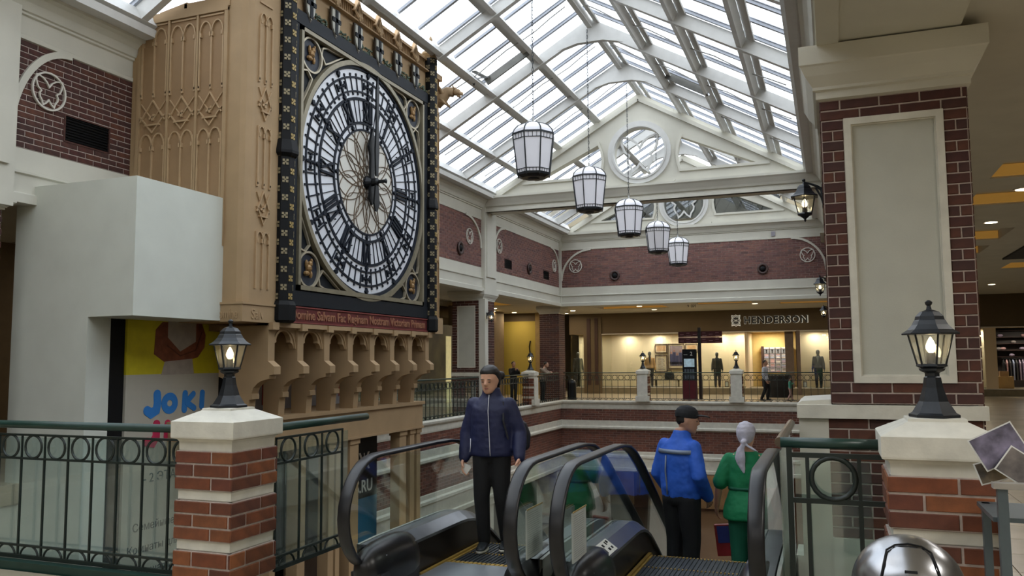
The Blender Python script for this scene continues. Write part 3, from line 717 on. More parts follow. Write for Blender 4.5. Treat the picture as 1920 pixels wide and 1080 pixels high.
m.box(-9.36, -7.74, TY0 - .035, TY0, 6.56, 6.62); m.box(-9.4, -7.72, TY0 - .02, TY0, 6.62, 6.7); m.build('bay_frame', TAN, tw)
tracery(fx, [9.36, 9.52, 9.68], 2.62, 6.7, [5.25, 3.75], 6.74)
tracery(face_fn('x', TX - .05), [14.98, 15.13, 15.26], 2.5, 6.7, [4.0, 5.6], 6.74, w=.016)
# lettered base band of the corner and far pilaster
m = M(); m.box(TX - .55, TX + .015, TY0 - .03, 9.88, 2.155, 2.40); m.box(TX - .55, TX + .03, TY0 - .045, 9.89, 2.39, 2.42); m.build('base_band', TAN, tw); M().box(TX - .06, TX + .02, 14.98, TY1 + .03, 2.15, 2.47).build('base_band', TAN, tw)
text('Domine', .2, TAN2, (-7.86, TY0 - .031, 2.2), RY, tw, ext=.008, sx=.62); text('Salv', .2, TAN2, (TX + .017, 9.3, 2.2), RX, tw, ext=.008, sx=.9)
# corbel fins
FINP = [(-.85, 2.12), (-.02, 2.12), (.0, 2.10), (.0, 1.62), (.11, 1.54), (.11, 1.43), (.03, 1.42), (.03, 1.37), (-.10, 1.34), (-.16, 1.31), (-.24, 1.24), (-.27, 1.16), (-.25, 1.15), (-.25, 1.08), (-.31, 1.07), (-.33, .80), (-.60, .80), (-.60, 1.3), (-.85, 1.4)]
PYS = [9.78, 10.475, 11.175, 11.86, 12.56, 13.265, 13.95, 14.66]
for y in PYS:
    m = M(); m.prism(FINP, lambda a, b, u: (TX + a, u, b), y - .075, y + .075); m.build('corbel', TAN, tw)
for a, b in zip(PYS, PYS[1:]):
    l, r = a + .075, b - .075; c = (l + r) / 2; R = (r - l) / 2; zs = 1.80
    lobes = []
    for k in range(25):
        t = PI * k / 24; rr = R * (.70 + .27 * abs(math.cos(1.5 * (t - PI / 2))) ** .7); lobes.append((c + rr * math.cos(t), zs + rr * .95 * math.sin(t)))
    m = M(); out = [(c + R * 1.02 * math.cos(PI * k / 24) if False else (r if k < 7 else l if k > 17 else r - (r - l) * (k - 6) / 12), 2.12 if 3 < k < 21 else (zs + (2.12 - zs) * min(k, 24 - k) / 4)) for k in range(25)]
    for i in range(24): m.prism([lobes[i], out[i], out[i + 1], lobes[i + 1]], lambda p, q, u: (u, p, q), TX - .13, TX - .05)
    ribbon2([(c + R * .97 * math.cos(PI * k / 12), zs + R * 1.06 * math.sin(PI * k / 12)) for k in range(13)], .02, fx, -.06, -.03, m)
    m.build('trefoil_arch', TAN, tw)
m = M(); m.box(TX - .2, TX + .05, 9.72, 14.75, 2.10, 2.165); m.box(TX - .2, TX - .02, 9.72, 14.75, 2.07, 2.17)
for y in PYS: m.box(TX, TX + .08, y - .07, y + .07, 2.06, 2.165)
m.build('corbel_table', TAN, tw)
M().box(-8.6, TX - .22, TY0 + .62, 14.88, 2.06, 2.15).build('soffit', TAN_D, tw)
# beam and colonnade below
m = M(); m.box(-8.9, -7.72, 9.0, 15.1, .30, .74); m.box(-8.9, -7.68, 8.97, 15.13, .74, .80); m.box(-8.9, -7.70, 9.0, 15.12, .27, .31); m.build('lower_beam', TAN, tw)
for a, b in ((10.28, 10.42), (10.96, 11.16), (11.8, 11.96), (12.02, 12.14), (12.44, 12.72), (14.2, 14.46), (14.62, 14.8), (14.9, 15.06)):
    m = M(); m.box(-7.95, -7.75, a, b, ZG, .30); m.box(-7.97, -7.73, a - .02, b + .02, .18, .28); m.build('column', TAN, tw)
M().box(-8.9, -8.55, 9.2, 9.95, -2.2, 2.1).build('rear_pier', TAN, tw)

# iron dial surround
m = M(); zc = 4.70; yc = 12.37
fr0, fr1, fz0, fz1 = 10.33, 14.42, 2.68, 6.73
m = M(); m.box(TX - .12, TX - .06, 10.0, 14.85, 2.40, 6.97); m.box(TX - .1, TX + .03, 10.12, 14.62, 6.76, 6.97); m.box(TX - .1, TX + .03, 10.12, 14.62, 2.44, 2.66); m.box(TX - .1, TX + .02, 10.12, 10.3, 2.6, 6.8); m.box(TX - .1, TX + .02, 14.46, 14.62, 2.6, 6.8)
m.build('dial_surround', NAVY, tw)
m = M()
for a in ((fr0, fr1, fz1 - .06, fz1), (fr0, fr1, fz0, fz0 + .07), (fr0, fr0 + .06, fz0, fz1), (fr1 - .06, fr1, fz0, fz1)): m.box(TX - .1, TX + .05, *a)
m.build('square_frame', FRAME, tw)
m = M(); m.box(TX + .0, TX + .025, 10.12, 14.6, 2.19, 2.42); m.build('motto_band', RED, tw)
m = M(); m.box(TX, TX + .04, 10.1, 14.62, 2.405, 2.425); m.box(TX, TX + .04, 10.1, 14.62, 2.175, 2.195); m.build('band_edge', mat('red_edge', '#7b3a34', .6), tw)
text('Domine Salvam Fac Reginam Nostram Victoriam Primam', .2, mat('band_letters', '#94644a', .6), (TX + .027, 10.2, 2.24), RX, tw, ext=.008, fit=4.3, off=.004)
# chequered corner columns
def checker_col(y, r, z0, z1, n=30, name='corner_column', x=TX + .03):
    b = M(); b.lathe([(r, z0), (r, z1)], 8, (x, y, 0), PI / 8); o = b.build(name, BLACK, tw)
    fm = M()
    for k in range(4):
        t = k * PI / 2; fm.cbox((0, .036 * math.cos(t + PI / 4), .036 * math.sin(t + PI / 4)), (.012, .034, .034))
    fm.cbox((0, 0, 0), (.014, .026, .026)); me = {c: (lambda q: (q.materials.append(c), q)[1])(fm.mesh('flower')) for c in (GOLD, GOLDM)}
    H = (z1 - z0) / n
    for i in range(n):
        for k in (-1, 0, 1, 2, -2):
            if (i + k) % 2: continue
            a = k * PI / 4; 
            f = link('flower', me[GOLD if k == 0 else GOLDM], o, (x + r * .95 * math.cos(a), y + r * .95 * math.sin(a), z0 + (i + .5) * H), (0, 0, a))
    return o
checker_col(10.0, .155, 2.48, 7.45, 38, x=TX + .0); checker_col(14.75, .13, 2.48, 7.72, 40, x=TX + .02)
for y, r in ((10.0, .18), (14.75, .15)):
    m = M(); m.lathe([(r * .9, 2.17), (r * 1.1, 2.2), (r * 1.1, 2.42), (r * .95, 2.48)], 8, (TX + .01, y, 0), PI / 8); m.build('column_foot', BLACK, tw); m = M(); m.lathe([(r * .95, 4.60), (r * 1.15, 4.64), (r * 1.15, 4.68), (r * .95, 4.84)], 8, (TX + .01, y, 0), PI / 8)
    m.build('column_collar', BLACK, tw)
m = M(); m.lathe([(.12, 7.70), (.14, 7.74), (.2, 7.80), (.2, 7.84), (.16, 7.85), (.12, 7.93), (.05, 8.02), (.03, 8.1), (.045, 8.13), (.015, 8.2)], 8, (TX + .02, 14.75, 0), PI / 8); m.build('turret_cap', mat('weathered_tan', '#8a7454', .7, var=.25, scale=12), tw)
# shields, foliage panels, rail, ribbed parapet and gablets
m = M(); m.box(TX - .1, TX - .04, 10.1, 14.65, 6.95, 7.44); m.box(TX - .1, TX - .05, 10.1, 14.65, 7.42, 7.70); m.box(TX - .1, TX + .0, 10.1, 14.66, 7.665, 7.72); m.build('parapet_wall', TAN, tw)
M().box(TX - .05, TX + .05, 10.1, 14.65, 7.425, 7.45).build('parapet_rail', TAN2, tw)
SHW = mat('shield_white', '#b9b8ae', .5, var=.1); GRNF = mat('foliage_paint', '#4b5a48', .6, var=.4, scale=20)
SY = [10.56 + .702 * i - .012 * i * 0 for i in range(6)]
shp = [(-.11, .2), (.11, .2), (.115, .0), (.09, -.12), (.0, -.235), (-.09, -.12), (-.115, .0)]
for y in SY:
    m = M(); m.prism(shp, lambda a, b, u: (u, y + a, 7.135 + b), TX + .02, TX + .05); sh = m.build('shield', SHW, tw)
    m = M(); m.box(TX + .045, TX + .065, y - .035, y + .035, 6.93, 7.34); m.box(TX + .045, TX + .065, y - .12, y + .12, 7.13, 7.2); m.build('cross', NAVY, sh)
    m = M(); ribbon2([(y + a * 1.12, 7.135 + b * 1.1) for a, b in shp], .022, fx, .0, .035, m, True); m.build('shield_rim', mat('shield_rim', '#3b3228', .5), sh)
m = M()
for y in SY:
    for k in range(26):
        a = random.random(); c = (TX - .03 + .02 * random.random(), y + .16 + a * .4, 7.0 + random.random() * .1); m.ball(c, (.02, .028, .02), 5, 3)
    m.box(TX - .05, TX - .02, y + .13, y + .58, 6.96, 6.98)
stuff(m.build('carved_foliage', GRNF, tw))
m = M(); rib = 0
y = 10.15
while y < 14.62: m.box(TX - .06, TX - .03, y - .009, y + .009, 7.45, 7.70); y += .06
stuff(m.build('parapet_rib', TAN2, tw))
for y in [10.21 + .702 * i for i in range(7)]:
    y = min(y + .35, 14.6) if y < 14.3 else 14.42
for y in SY:
    g = y + .0
    m = M(); m.prism([(-.12, 7.60), (0, 7.84), (.12, 7.60), (.08, 7.59), (0, 7.75), (-.08, 7.59)], lambda a, b, u: (u, g + a, b), TX - .03, TX + .05)
    m.prism([(-.055, 7.5), (0, 7.70), (.055, 7.5), (0, 7.42)], lambda a, b, u: (u, g + a, b), TX - .02, TX + .07)
    m.tube([(TX + .02, g, 7.80), (TX + .02, g, 7.97)], [.02, .008], 6); m.ball((TX + .02, g, 7.89), (.03, .03, .018), 6, 4); m.box(TX + .01, TX + .03, g - .03, g + .03, 7.925, 7.94)
    for k in (-1, 1): m.tube([(TX + .03, g + k * .11, 7.6), (TX + .07, g + k * .05, 7.48), (TX + .04, g, 7.42)], [.02, .03, .01], 5)
    m.build('gablet', TAN2, tw)
# gargoyle and end of parapet beyond the turret
m = M(); m.box(TX - .5, TX - .06, 14.9, TY1, 6.6, 7.5); m.box(TX - .5, TX - .0, 14.88, TY1 + .05, 7.45, 7.56)
for k in range(5): m.box(TX - .06, TX - .035, 14.93 + k * .08, 14.95 + k * .08, 6.9, 7.45)
m.build('end_parapet', TAN2, tw)
m = M(); m.tube([(TX - .15, 15.3, 7.0), (TX + .0, 15.33, 7.12), (TX + .12, 15.36, 7.22), (TX + .24, 15.38, 7.2)], [.16, .15, .11, .1], 9)
m.ball((TX + .3, 15.39, 7.2), (.1, .075, .075), 8, 6); m.tube([(TX + .33, 15.39, 7.18), (TX + .44, 15.4, 7.15)], [.06, .035], 7); m.tube([(TX + .33, 15.39, 7.13), (TX + .40, 15.4, 7.08)], [.035, .02], 6)
for k in (-1, 1): m.tube([(TX + .27, 15.39 + k * .05, 7.26), (TX + .24, 15.39 + k * .07, 7.34)], [.03, .008], 5); m.tube([(TX + .05, 15.35 + k * .12, 7.15), (TX - .02, 15.35 + k * .16, 7.33)], [.06, .01], 5); m.tube([(TX + .0, 15.33 + k * .1, 7.05), (TX + .12, 15.36 + k * .1, 6.92)], [.05, .02], 5)
m.build('gargoyle', TAN2, tw, smooth=True)

# corner spandrels
CB = mat('spandrel_blue', '#1b2230', .5, var=.2); SIL = mat('gilt_trace', '#b8ae98', .4, .4)
GOLDF = mat('gold_beast', '#94744a', .45, .3, var=.25, scale=25)
fd = face_fn('x', TX - .055)
for su in (-1, 1):
    for sv in (-1, 1):
        cu, cv = yc + su * 1.69, zc + sv * 1.69
        m = M(); ribbon2([(cu + .27 * math.cos(t * PI / 16), cv + .27 * math.sin(t * PI / 16)) for t in range(32)], .03, fd, 0, .05, m, True)
        for k in (-1, 1):
            px, py = cu - su * (.58 if k < 0 else -.22), cv - sv * (-.22 if k < 0 else .58)
            if k < 0: pts = [(cu - su * a, cv + sv * b) for a, b in ((.27, .10), (.30, .22), (.42, .26), (.72, .27), (.92, .28), (.72, .17), (.52, .05), (.38, -.02))]
            else: pts = [(cu + su * b, cv - sv * a) for a, b in ((.27, .10), (.30, .22), (.42, .26), (.72, .27), (.92, .28), (.72, .17), (.52, .05), (.38, -.02))]
            ribbon2(pts, .025, fd, 0, .045, m, True)
        m.build('spandrel_tracery', SIL, tw)
        m = M(); m.lathe([(.26, TX - .058), (.26, TX - .045)], 20, (0, cu, cv), 0, 'x'); m.build('roundel', CB, tw)
        m = M(); 
        for q, r in (((0, .02), (.05, .07, .06)), ((.04, .09), (.04, .05, .05)), ((-.05, -.06), (.04, .07, .04)), ((.06, -.07), (.03, .03, .06)), ((-.06, .08), (.03, .025, .07)), ((.07, .14), (.03, .02, .04))): m.ball((TX - .02, cu + q[0], cv + q[1]), r, 7, 5)
        m.build('gilded_beast', GOLDF, tw)
# dial
dl = M().lathe([(1.98, TX - .06), (1.93, TX - .03)], 72, (0, yc, zc), 0, 'x').build('clock_dial', DIALW, tw)
def ring2(r, w, d0, d1, name, mt_, n=96):
    fn = face_fn('x', TX); m = M(); ro, ri = r + w / 2, r - w / 2
    for k in range(n):
        a, b = 2 * PI * k / n, 2 * PI * (k + 1) / n
        m.prism([(yc + ri * math.cos(a), zc + ri * math.sin(a)), (yc + ro * math.cos(a), zc + ro * math.sin(a)), (yc + ro * math.cos(b), zc + ro * math.sin(b)), (yc + ri * math.cos(b), zc + ri * math.sin(b))], fn, d0, d1)
    return m.build(name, mt_, dl)
ring2(2.03, .08, -.05, .04, 'outer_rim', FRAME); ring2(1.965, .045, -.05, .0, 'dial_ring', IRON)
for r, w in ((1.80, .034), (1.565, .03), (1.44, .048), (1.03, .045), (.91, .034)): ring2(r, w, -.032, -.012, 'dial_ring', IRON)
M().lathe([(.9, TX - .03), (.9, TX - .026)], 48, (0, yc, zc), 0, 'x').build('dial_centre', DIALC, dl)
def pol(r, a): return (yc + r * math.sin(a), zc + r * math.cos(a))
def fxx(a, b, u): return (TX + u, a, b)
m = M()
for k in range(60):
    a = 2 * PI * k / 60
    if k % 5: ribbon2([pol(1.53, a), pol(1.85, a)], .022, fxx, -.032, -.014, m)
    for r in (1.52, 1.85): p = pol(r, a); m.cbox((TX - .02, p[0], p[1]), (.02, .034, .034))
m.build('minute_track', IRON, dl)
m = M()
for k in range(60):
    a = 2 * PI * k / 60
    if k % 5 not in (0,): ribbon2([pol(1.05, a), pol(1.42, a)], .011, fxx, -.035, -.015, m)
for k in range(12):
    a = 2 * PI * k / 12; ribbon2([pol(.92, a), pol(1.02, a)], .02, fxx, -.035, -.01, m)
    for j in (-1, 1): ribbon2([pol(.92, a + j * PI / 36 * 1.5), pol(1.02, a + j * PI / 36 * 1.5)], .012, fxx, -.035, -.015, m)
m.build('glazing_spoke', IRON, dl)
for k in range(12):
    m = M(); a = 2 * PI * k / 12
    for r, s in ((1.90, .06), (1.50, .055), (.965, .045)):
        (m if r > 1 else M()).prism([pol(r + s, a), pol(r, a + s * .75 / r), pol(r - s, a), pol(r, a - s * .75 / r)], fxx, -.035, .01) if r > 1 else M().prism([pol(r + s, a), pol(r, a + s * .75 / r), pol(r - s, a), pol(r, a - s * .75 / r)], fxx, -.035, .01).build('hour_stud', IRON, dl)
    ribbon2([pol(1.56, a), pol(1.80, a)], .03, fxx, -.035, .0, m)
    for q in range(4):
        t = a + (q % 2) * .0
        c = pol(1.685 + (.06 if q == 0 else -.06 if q == 1 else 0), a + (.045 if q == 2 else -.045 if q == 3 else 0)); m.ball((TX - .01, c[0], c[1]), (.02, .034, .034), 6, 4)
    for j in (-1, 1): ribbon2([pol(1.685, a), pol(1.685, a + j * .08)], .02, fxx, -.035, .0, m); ribbon2([pol(1.62, a + j * .075), pol(1.75, a + j * .075)], .022, fxx, -.035, .0, m)
    m.build('quatrefoil', IRON, dl)
ROM = ['XII', 'I', 'II', 'III', 'IIII', 'V', 'VI', 'VII', 'VIII', 'IX', 'X', 'XI']
for k, rn in enumerate(ROM):
    a = 2 * PI * k / 12; m = M(); W = {'I': .068, 'V': .17, 'X': .17}; tot = sum(W[c] for c in rn); u = -tot / 2
    er = lambda s, r: (yc + r * math.sin(a) + s * math.cos(a), zc + r * math.cos(a) - s * math.sin(a))
    for c in rn:
        w_ = W[c]; l, r_, c_ = u + .012, u + w_ - .012, u + w_ / 2
        if c == 'I': ribbon2([er(c_, 1.08), er(c_, 1.40)], .040, fxx, -.035, .005, m)
        if c == 'V': ribbon2([er(l + .01, 1.40), er(c_, 1.08)], .042, fxx, -.035, .005, m); ribbon2([er(r_ - .01, 1.40), er(c_, 1.08)], .018, fxx, -.035, .005, m)
        if c == 'X': ribbon2([er(l + .01, 1.40), er(r_ - .01, 1.08)], .042, fxx, -.035, .005, m); ribbon2([er(r_ - .01, 1.40), er(l + .01, 1.08)], .018, fxx, -.035, .005, m)
        for rr in (1.07, 1.405):
            ribbon2([er(l, rr), er(r_, rr)], .022, fxx, -.035, .006, m); p = er(c_, rr + (.02 if rr > 1.2 else -.01)); m.ball((TX - .01, p[0], p[1]), (.02, .02, .02), 6, 4)
        u += w_
    ribbon2([er(-tot / 2 - .01, 1.24), er(-tot / 2 - .01, 1.25)], .02, fxx, -.035, .0, m); m.build('numeral', IRON, dl)
m = M()
for k in range(12):
    a0 = 2 * PI * k / 12
    for j in (-1, 1):
        pts = [pol(.10 + .80 * (i / 12), a0 + j * .95 * (1 - (1 - i / 12) ** 1.0) * .62) for i in range(13)]; ribbon2(pts, .012, fxx, -.028, -.012, m)
        pts = [pol(.30 + .60 * (i / 8), a0 + PI / 12 + j * .30 * math.sin(PI * i / 8)) for i in range(9)]; ribbon2(pts, .010, fxx, -.028, -.014, m)
    c = pol(.235, a0 + PI / 12); ribbon2([(c[0] + .055 * math.cos(t * PI / 5), c[1] + .055 * math.sin(t * PI / 5)) for t in range(10)], .012, fxx, -.028, -.01, m, True)
for r in (.30, .18): ribbon2([pol(r, 2 * PI * k / 36) for k in range(36)], .01, fxx, -.028, -.012, m, True)
m.build('rosette_leading', LEAD, dl)
HB = mat('hand_black', '#15181c', .4, .3)
m = M(); m.prism([pol(1.88, 0), (yc + .045, zc + 1.6), (yc + .035, zc + 1.0), (yc + .06, zc + .55), (yc + .035, zc + .1), (yc - .035, zc + .1), (yc - .06, zc + .55), (yc - .035, zc + 1.0), (yc - .045, zc + 1.6)], fxx, .16, .19)
m.prism([(yc - .035, zc), (yc + .035, zc), (yc + .09, zc - .38), (yc + .02, zc - .52), (yc - .04, zc - .52), (yc - .09, zc - .38)], fxx, .16, .19); m.build('minute_hand', HB, dl)
m = M(); m.prism([(yc, zc + .95), (yc + .06, zc + .78), (yc + .13, zc + .62), (yc + .07, zc + .46), (yc + .055, zc), (yc - .055, zc), (yc - .07, zc + .46), (yc - .13, zc + .62), (yc - .06, zc + .78)], fxx, .06, .10)
m.prism([(yc - .05, zc), (yc + .05, zc), (yc + .1, zc - .3), (yc, zc - .4), (yc - .1, zc - .3)], fxx, .06, .10); m.build('hour_hand', HB, dl)
m = M(); m.lathe([(.12, TX - .03), (.12, TX + .02), (.07, TX + .1), (.07, TX + .19), (.03, TX + .22), (.03, TX + .34), (.045, TX + .36), (.01, TX + .38)], 16, (0, yc, zc), 0, 'x'); m.build('hand_boss', HB, dl)

# ================================================================== WHITE BOOTH AND POSTER
bt = thing('plaster_booth', 'smooth white plaster booth boxed out below the clock tower', 'booth', (-8.6, 8.3, ZG))
m = M(); m.prism([(-9.75, 7.6), (-7.75, 7.6), (-7.75, TY0), (-9.75, TY0)], lambda a, b, u: (a, b, u), 2.17, 3.865)
m.box(-9.75, -8.46, 7.6, 7.95, ZG, 2.17); m.build('plaster_shell', BOOTH, bt)
m = M(); m.box(-9.3, -8.53, 7.95, 8.25, ZG, 2.17); m.build('dark_jamb', BLACK, bt)
po = thing('shop_poster', 'tall white and yellow poster with big blue letters below the white booth', 'poster', (-8.5, 9.1, -2.2))
PW = mat('poster_white', '#b5b1a4', .6, var=.03); PYL = mat('poster_yellow', '#c9bb1e', .6, var=.08); PB = mat('poster_blue', '#2f7fcf', .5, var=.05); PPK = mat('poster_pink', '#c02a55', .5, var=.05)
PSK = mat('poster_skin', '#8d5138', .6, var=.2, scale=9, c2='#6d3a28'); PGY = mat('poster_ink', '#3b4145', .6)
M().box(-8.56, -8.50, 8.26, 10.0, -2.4, 1.45).build('poster_board', PW, po); M().box(-8.56, -8.50, 8.26, 10.0, 1.45, 2.17).build('yellow_print', PYL, po)
fp = face_fn('x', -8.499)
m = M(); m.prism([(8.72, 1.72), (8.74, 2.05), (8.86, 2.16), (9.62, 2.16), (9.70, 2.0), (9.68, 1.82), (9.55, 1.68), (9.2, 1.60), (8.9, 1.62)], fp, 0, .004); m.build('printed_arms', PSK, po)
m = M(); m.prism([(8.96, 2.17), (9.5, 2.17), (9.5, 1.9), (9.2, 1.76), (8.96, 1.95)], fp, .004, .007); m.prism([(8.86, 1.44), (9.48, 1.44), (9.44, 1.66), (8.92, 1.62)], fp, 0, .005); m.build('printed_shirt', mat('poster_grey', '#a89e94', .6), po)
m = M(); ribbon2([(8.86, 1.98), (8.95, 1.74), (9.3, 1.66), (9.55, 1.78)], .02, fp, .007, .009); ribbon2([(9.62, 2.05), (9.5, 1.78), (9.2, 1.70), (8.95, 1.84)], .015, fp, .006, .009, m); m.build('printed_fold', mat('poster_fold', '#5d3020', .6), po)
BL = [0]
def blob(name, pts, w, mt_): 
    BL[0] += .0012; e = .004 + BL[0]; m = M(); ribbon2(pts, w, fp, 0, e, m)
    for p in (pts[0], pts[-1]): m.lathe([(w / 2, -8.499), (w / 2, -8.499 + e + .0005)], 12, (0, p[0], p[1]), 0, 'x')
    return m.build(name, mt_, po)
blob('letter_j', [(8.80, 1.18), (8.81, 1.06), (8.79, .97), (8.70, .93), (8.63, .97)], .13, PB)
m = M(); O = [(9.03 + .12 * math.cos(t * PI / 12), 1.05 + .115 * math.sin(t * PI / 12)) for t in range(24)]; ribbon2([(9.03 + .10 * math.cos(t * PI / 12), 1.05 + .095 * math.sin(t * PI / 12)) for t in range(24)], .1, fp, 0, .006, m, True); m.build('letter_o', PB, po)
blob('letter_k', [(9.32, 1.17), (9.31, .95)], .1, PB); blob('letter_k', [(9.36, 1.06), (9.48, 1.16)], .085, PB); blob('letter_k', [(9.36, 1.04), (9.5, .96)], .085, PB)
blob('letter_i', [(9.66, 1.17), (9.65, .98)], .09, PB)
blob('letter_j', [(8.80, .78), (8.80, .62), (8.74, .54), (8.64, .56)], .12, PPK); blob('letter_u', [(9.0, .78), (8.99, .62), (9.1, .56), (9.2, .62), (9.2, .78)], .1, PPK); blob('letter_m', [(9.4, .58), (9.4, .78), (9.52, .66), (9.64, .78), (9.64, .58)], .09, PPK)
for t, y, z, s_ in (('- 2 ЭТАЖ', 8.6, .03, .17), ('Семейные обеды', 8.44, -.58, .145), ('Комнаты для праздников', 8.36, -.86, .145), ('Большая игровая', 8.42, -1.16, .145)):
    text(t, s_, mat('poster_teal', '#1f4a52', .6) if s_ > .16 else PGY, (-8.497, y, z), RX, po, ext=.002)
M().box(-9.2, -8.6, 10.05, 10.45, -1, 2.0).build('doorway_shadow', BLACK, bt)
# posters and shop fronts seen through the colonnade
bp = thing('red_lettered_poster', 'white poster with a red letter behind the arcade of the clock tower', 'poster', (-9.35, 13.3, F0))
M().box(-9.42, -9.38, 11.8, 15.0, .3, 1.75).build('poster_board', mat('lilac_white', '#a9a6ab', .6, var=.05), bp); RDL = mat('poster_red', '#9c2f2a', .6)
text('Ю', .62, RDL, (-9.375, 12.1, .85), RX, bp, ext=.003)
m = M(); fq = face_fn('x', -9.378); m.prism([(13.5, 1.2), (13.65, 1.5), (13.8, 1.7), (14.0, 1.4), (13.85, 1.25), (13.7, 1.0)], fq, 0, .006); m.prism([(14.6, 1.7), (14.95, 1.5), (14.8, 1.1), (14.6, .9)], fq, 0, .006); m.build('red_shape', RDL, bp)
M().box(-9.43, -9.36, 13.05, 13.45, .2, 1.9).build('dark_gap', BLACK, bp)
bn = thing('shop_banner', 'black and blue shop banner below the tower beside the left escalator', 'banner', (-8.3, 13.9, -2.5))
M().box(-8.34, -8.30, 13.4, 14.3, -.95, .45).build('upper_field', mat('banner_black', '#141b22', .5), bn); M().box(-8.34, -8.30, 13.4, 14.3, -2.6, -.95).build('lower_field', mat('banner_blue', '#1d5f80', .5, var=.1), bn)
text('ОЖ', .42, PAPER, (-8.297, 13.3, -.42), RX, bn, ext=.003, off=.006); text('S.RU', .32, PAPER, (-8.297, 13.5, -.84), RX, bn, ext=.003, off=.005); text('ШЕ', .4, PAPER, (-8.297, 13.5, -2.05), RX, bn, ext=.003, off=.006)
DKG = glass('dark_shop_glass', (.25, .28, .32), .5)
sh = struct('wall_shopfront'); m = M(); m.box(-9.1, -9.0, 9.5, 15.2, ZG, .3); m.build('shop_back', mat('shop_dark', '#23252a', .5, var=.3, scale=1.5), sh)
M().box(-8.42, -8.40, 10.2, 13.35, ZG, .25).build('shop_glass', DKG, sh)

# ================================================================== LAMP PIERS
def lamp_pier(label, cx, cy_, hw, hd, single=True, zt=1.20, base=F0, white=None):
    t = thing('lamp_pier', label, 'pier', (cx, cy_, base), 'brick lamp piers'); x0, x1, y0, y1 = cx - hw, cx + hw, cy_ - hd, cy_ + hd
    ring = lambda o, z: [(x0 - o, y0 - o, z), (x1 + o, y0 - o, z), (x1 + o, y1 + o, z), (x0 - o, y1 + o, z)]
    m = M(); prof = [(-.02, 1.0), (-.012, 1.0), (-.01, 1.06), (.0, 1.075), (.028, 1.085), (.03, 1.095), (.03, 1.198), (.022, 1.203), (-.11, 1.268), (-.112, 1.282), (-.16, 1.284)]
    for i, (o, z) in enumerate(prof):
        m.v += ring(o, z)
        if i:
            for k in range(4): m.f.append(((i - 1) * 4 + k, (i - 1) * 4 + (k + 1) % 4, i * 4 + (k + 1) % 4, i * 4 + k)); m.t.append(0)
    n = len(prof) - 1; m.f += [(3, 2, 1, 0), (n * 4, n * 4 + 1, n * 4 + 2, n * 4 + 3)]; m.t += [0, 0]
    m.build('cap', CREAM2, t)
    H = .0885; z = 1.0; bd = .07; k = 0
    M().box(x0 + .02, x1 - .02, y0 + .02, y1 - .02, base, 1.0).build('core', CREAM2, t)
    while z > base + .05:
        zl = max(base, z - 3 * H); rows = round((z - zl) / H)
        if rows < 1: break
        for ax, pos, a, b in (('y', y0, x0, x1), ('x', x1, y0, y1), ('X', x0, y0, y1)): bricks(t, ax, pos, a, b, zl, z, BR_WARM, L=(b - a) * .64, H=H, single=single, j=.0125)
        z = zl - bd; k += 1
        m = M(); m.box(x0 + .012, x1 - .012, y0 + .012, y1 - .012, max(base, z) + .006, zl - .004); m.build('stone_band', CREAM2, t)
    if white: m = M(); m.box(*white[0]); m.box(*white[1]); m.build('white_face', CREAM2, t)
    return t
lamp_pier('brick lamp pier with white cap in the left foreground', -4.01, 4.83, .235, .24)
lamp_pier('large brick lamp pier with cream cap beside the steel bin', .505, 4.97, .25, .25)
for x, lb in ((-6.37, 'far brick lamp pier left of the red direction sign'), (-3.08, 'far brick lamp pier right of the red direction sign')):
    lamp_pier(lb, x, YF + .04, .2, .2, False, white=((x - .19, x + .19, YF - .19, YF - .15, F0, 1.02), (x - .25, x + .25, YF - .22, YF - .1, F0 - .02, .3)))
lamp_pier('far white-capped lamp pier on the left gallery edge', XL - .04, 26.6, .2, .2, False, white=((XL + .15, XL + .19, 26.41, 26.79, F0, 1.02), (XL + .1, XL + .22, 26.35, 26.85, F0 - .02, .3)))
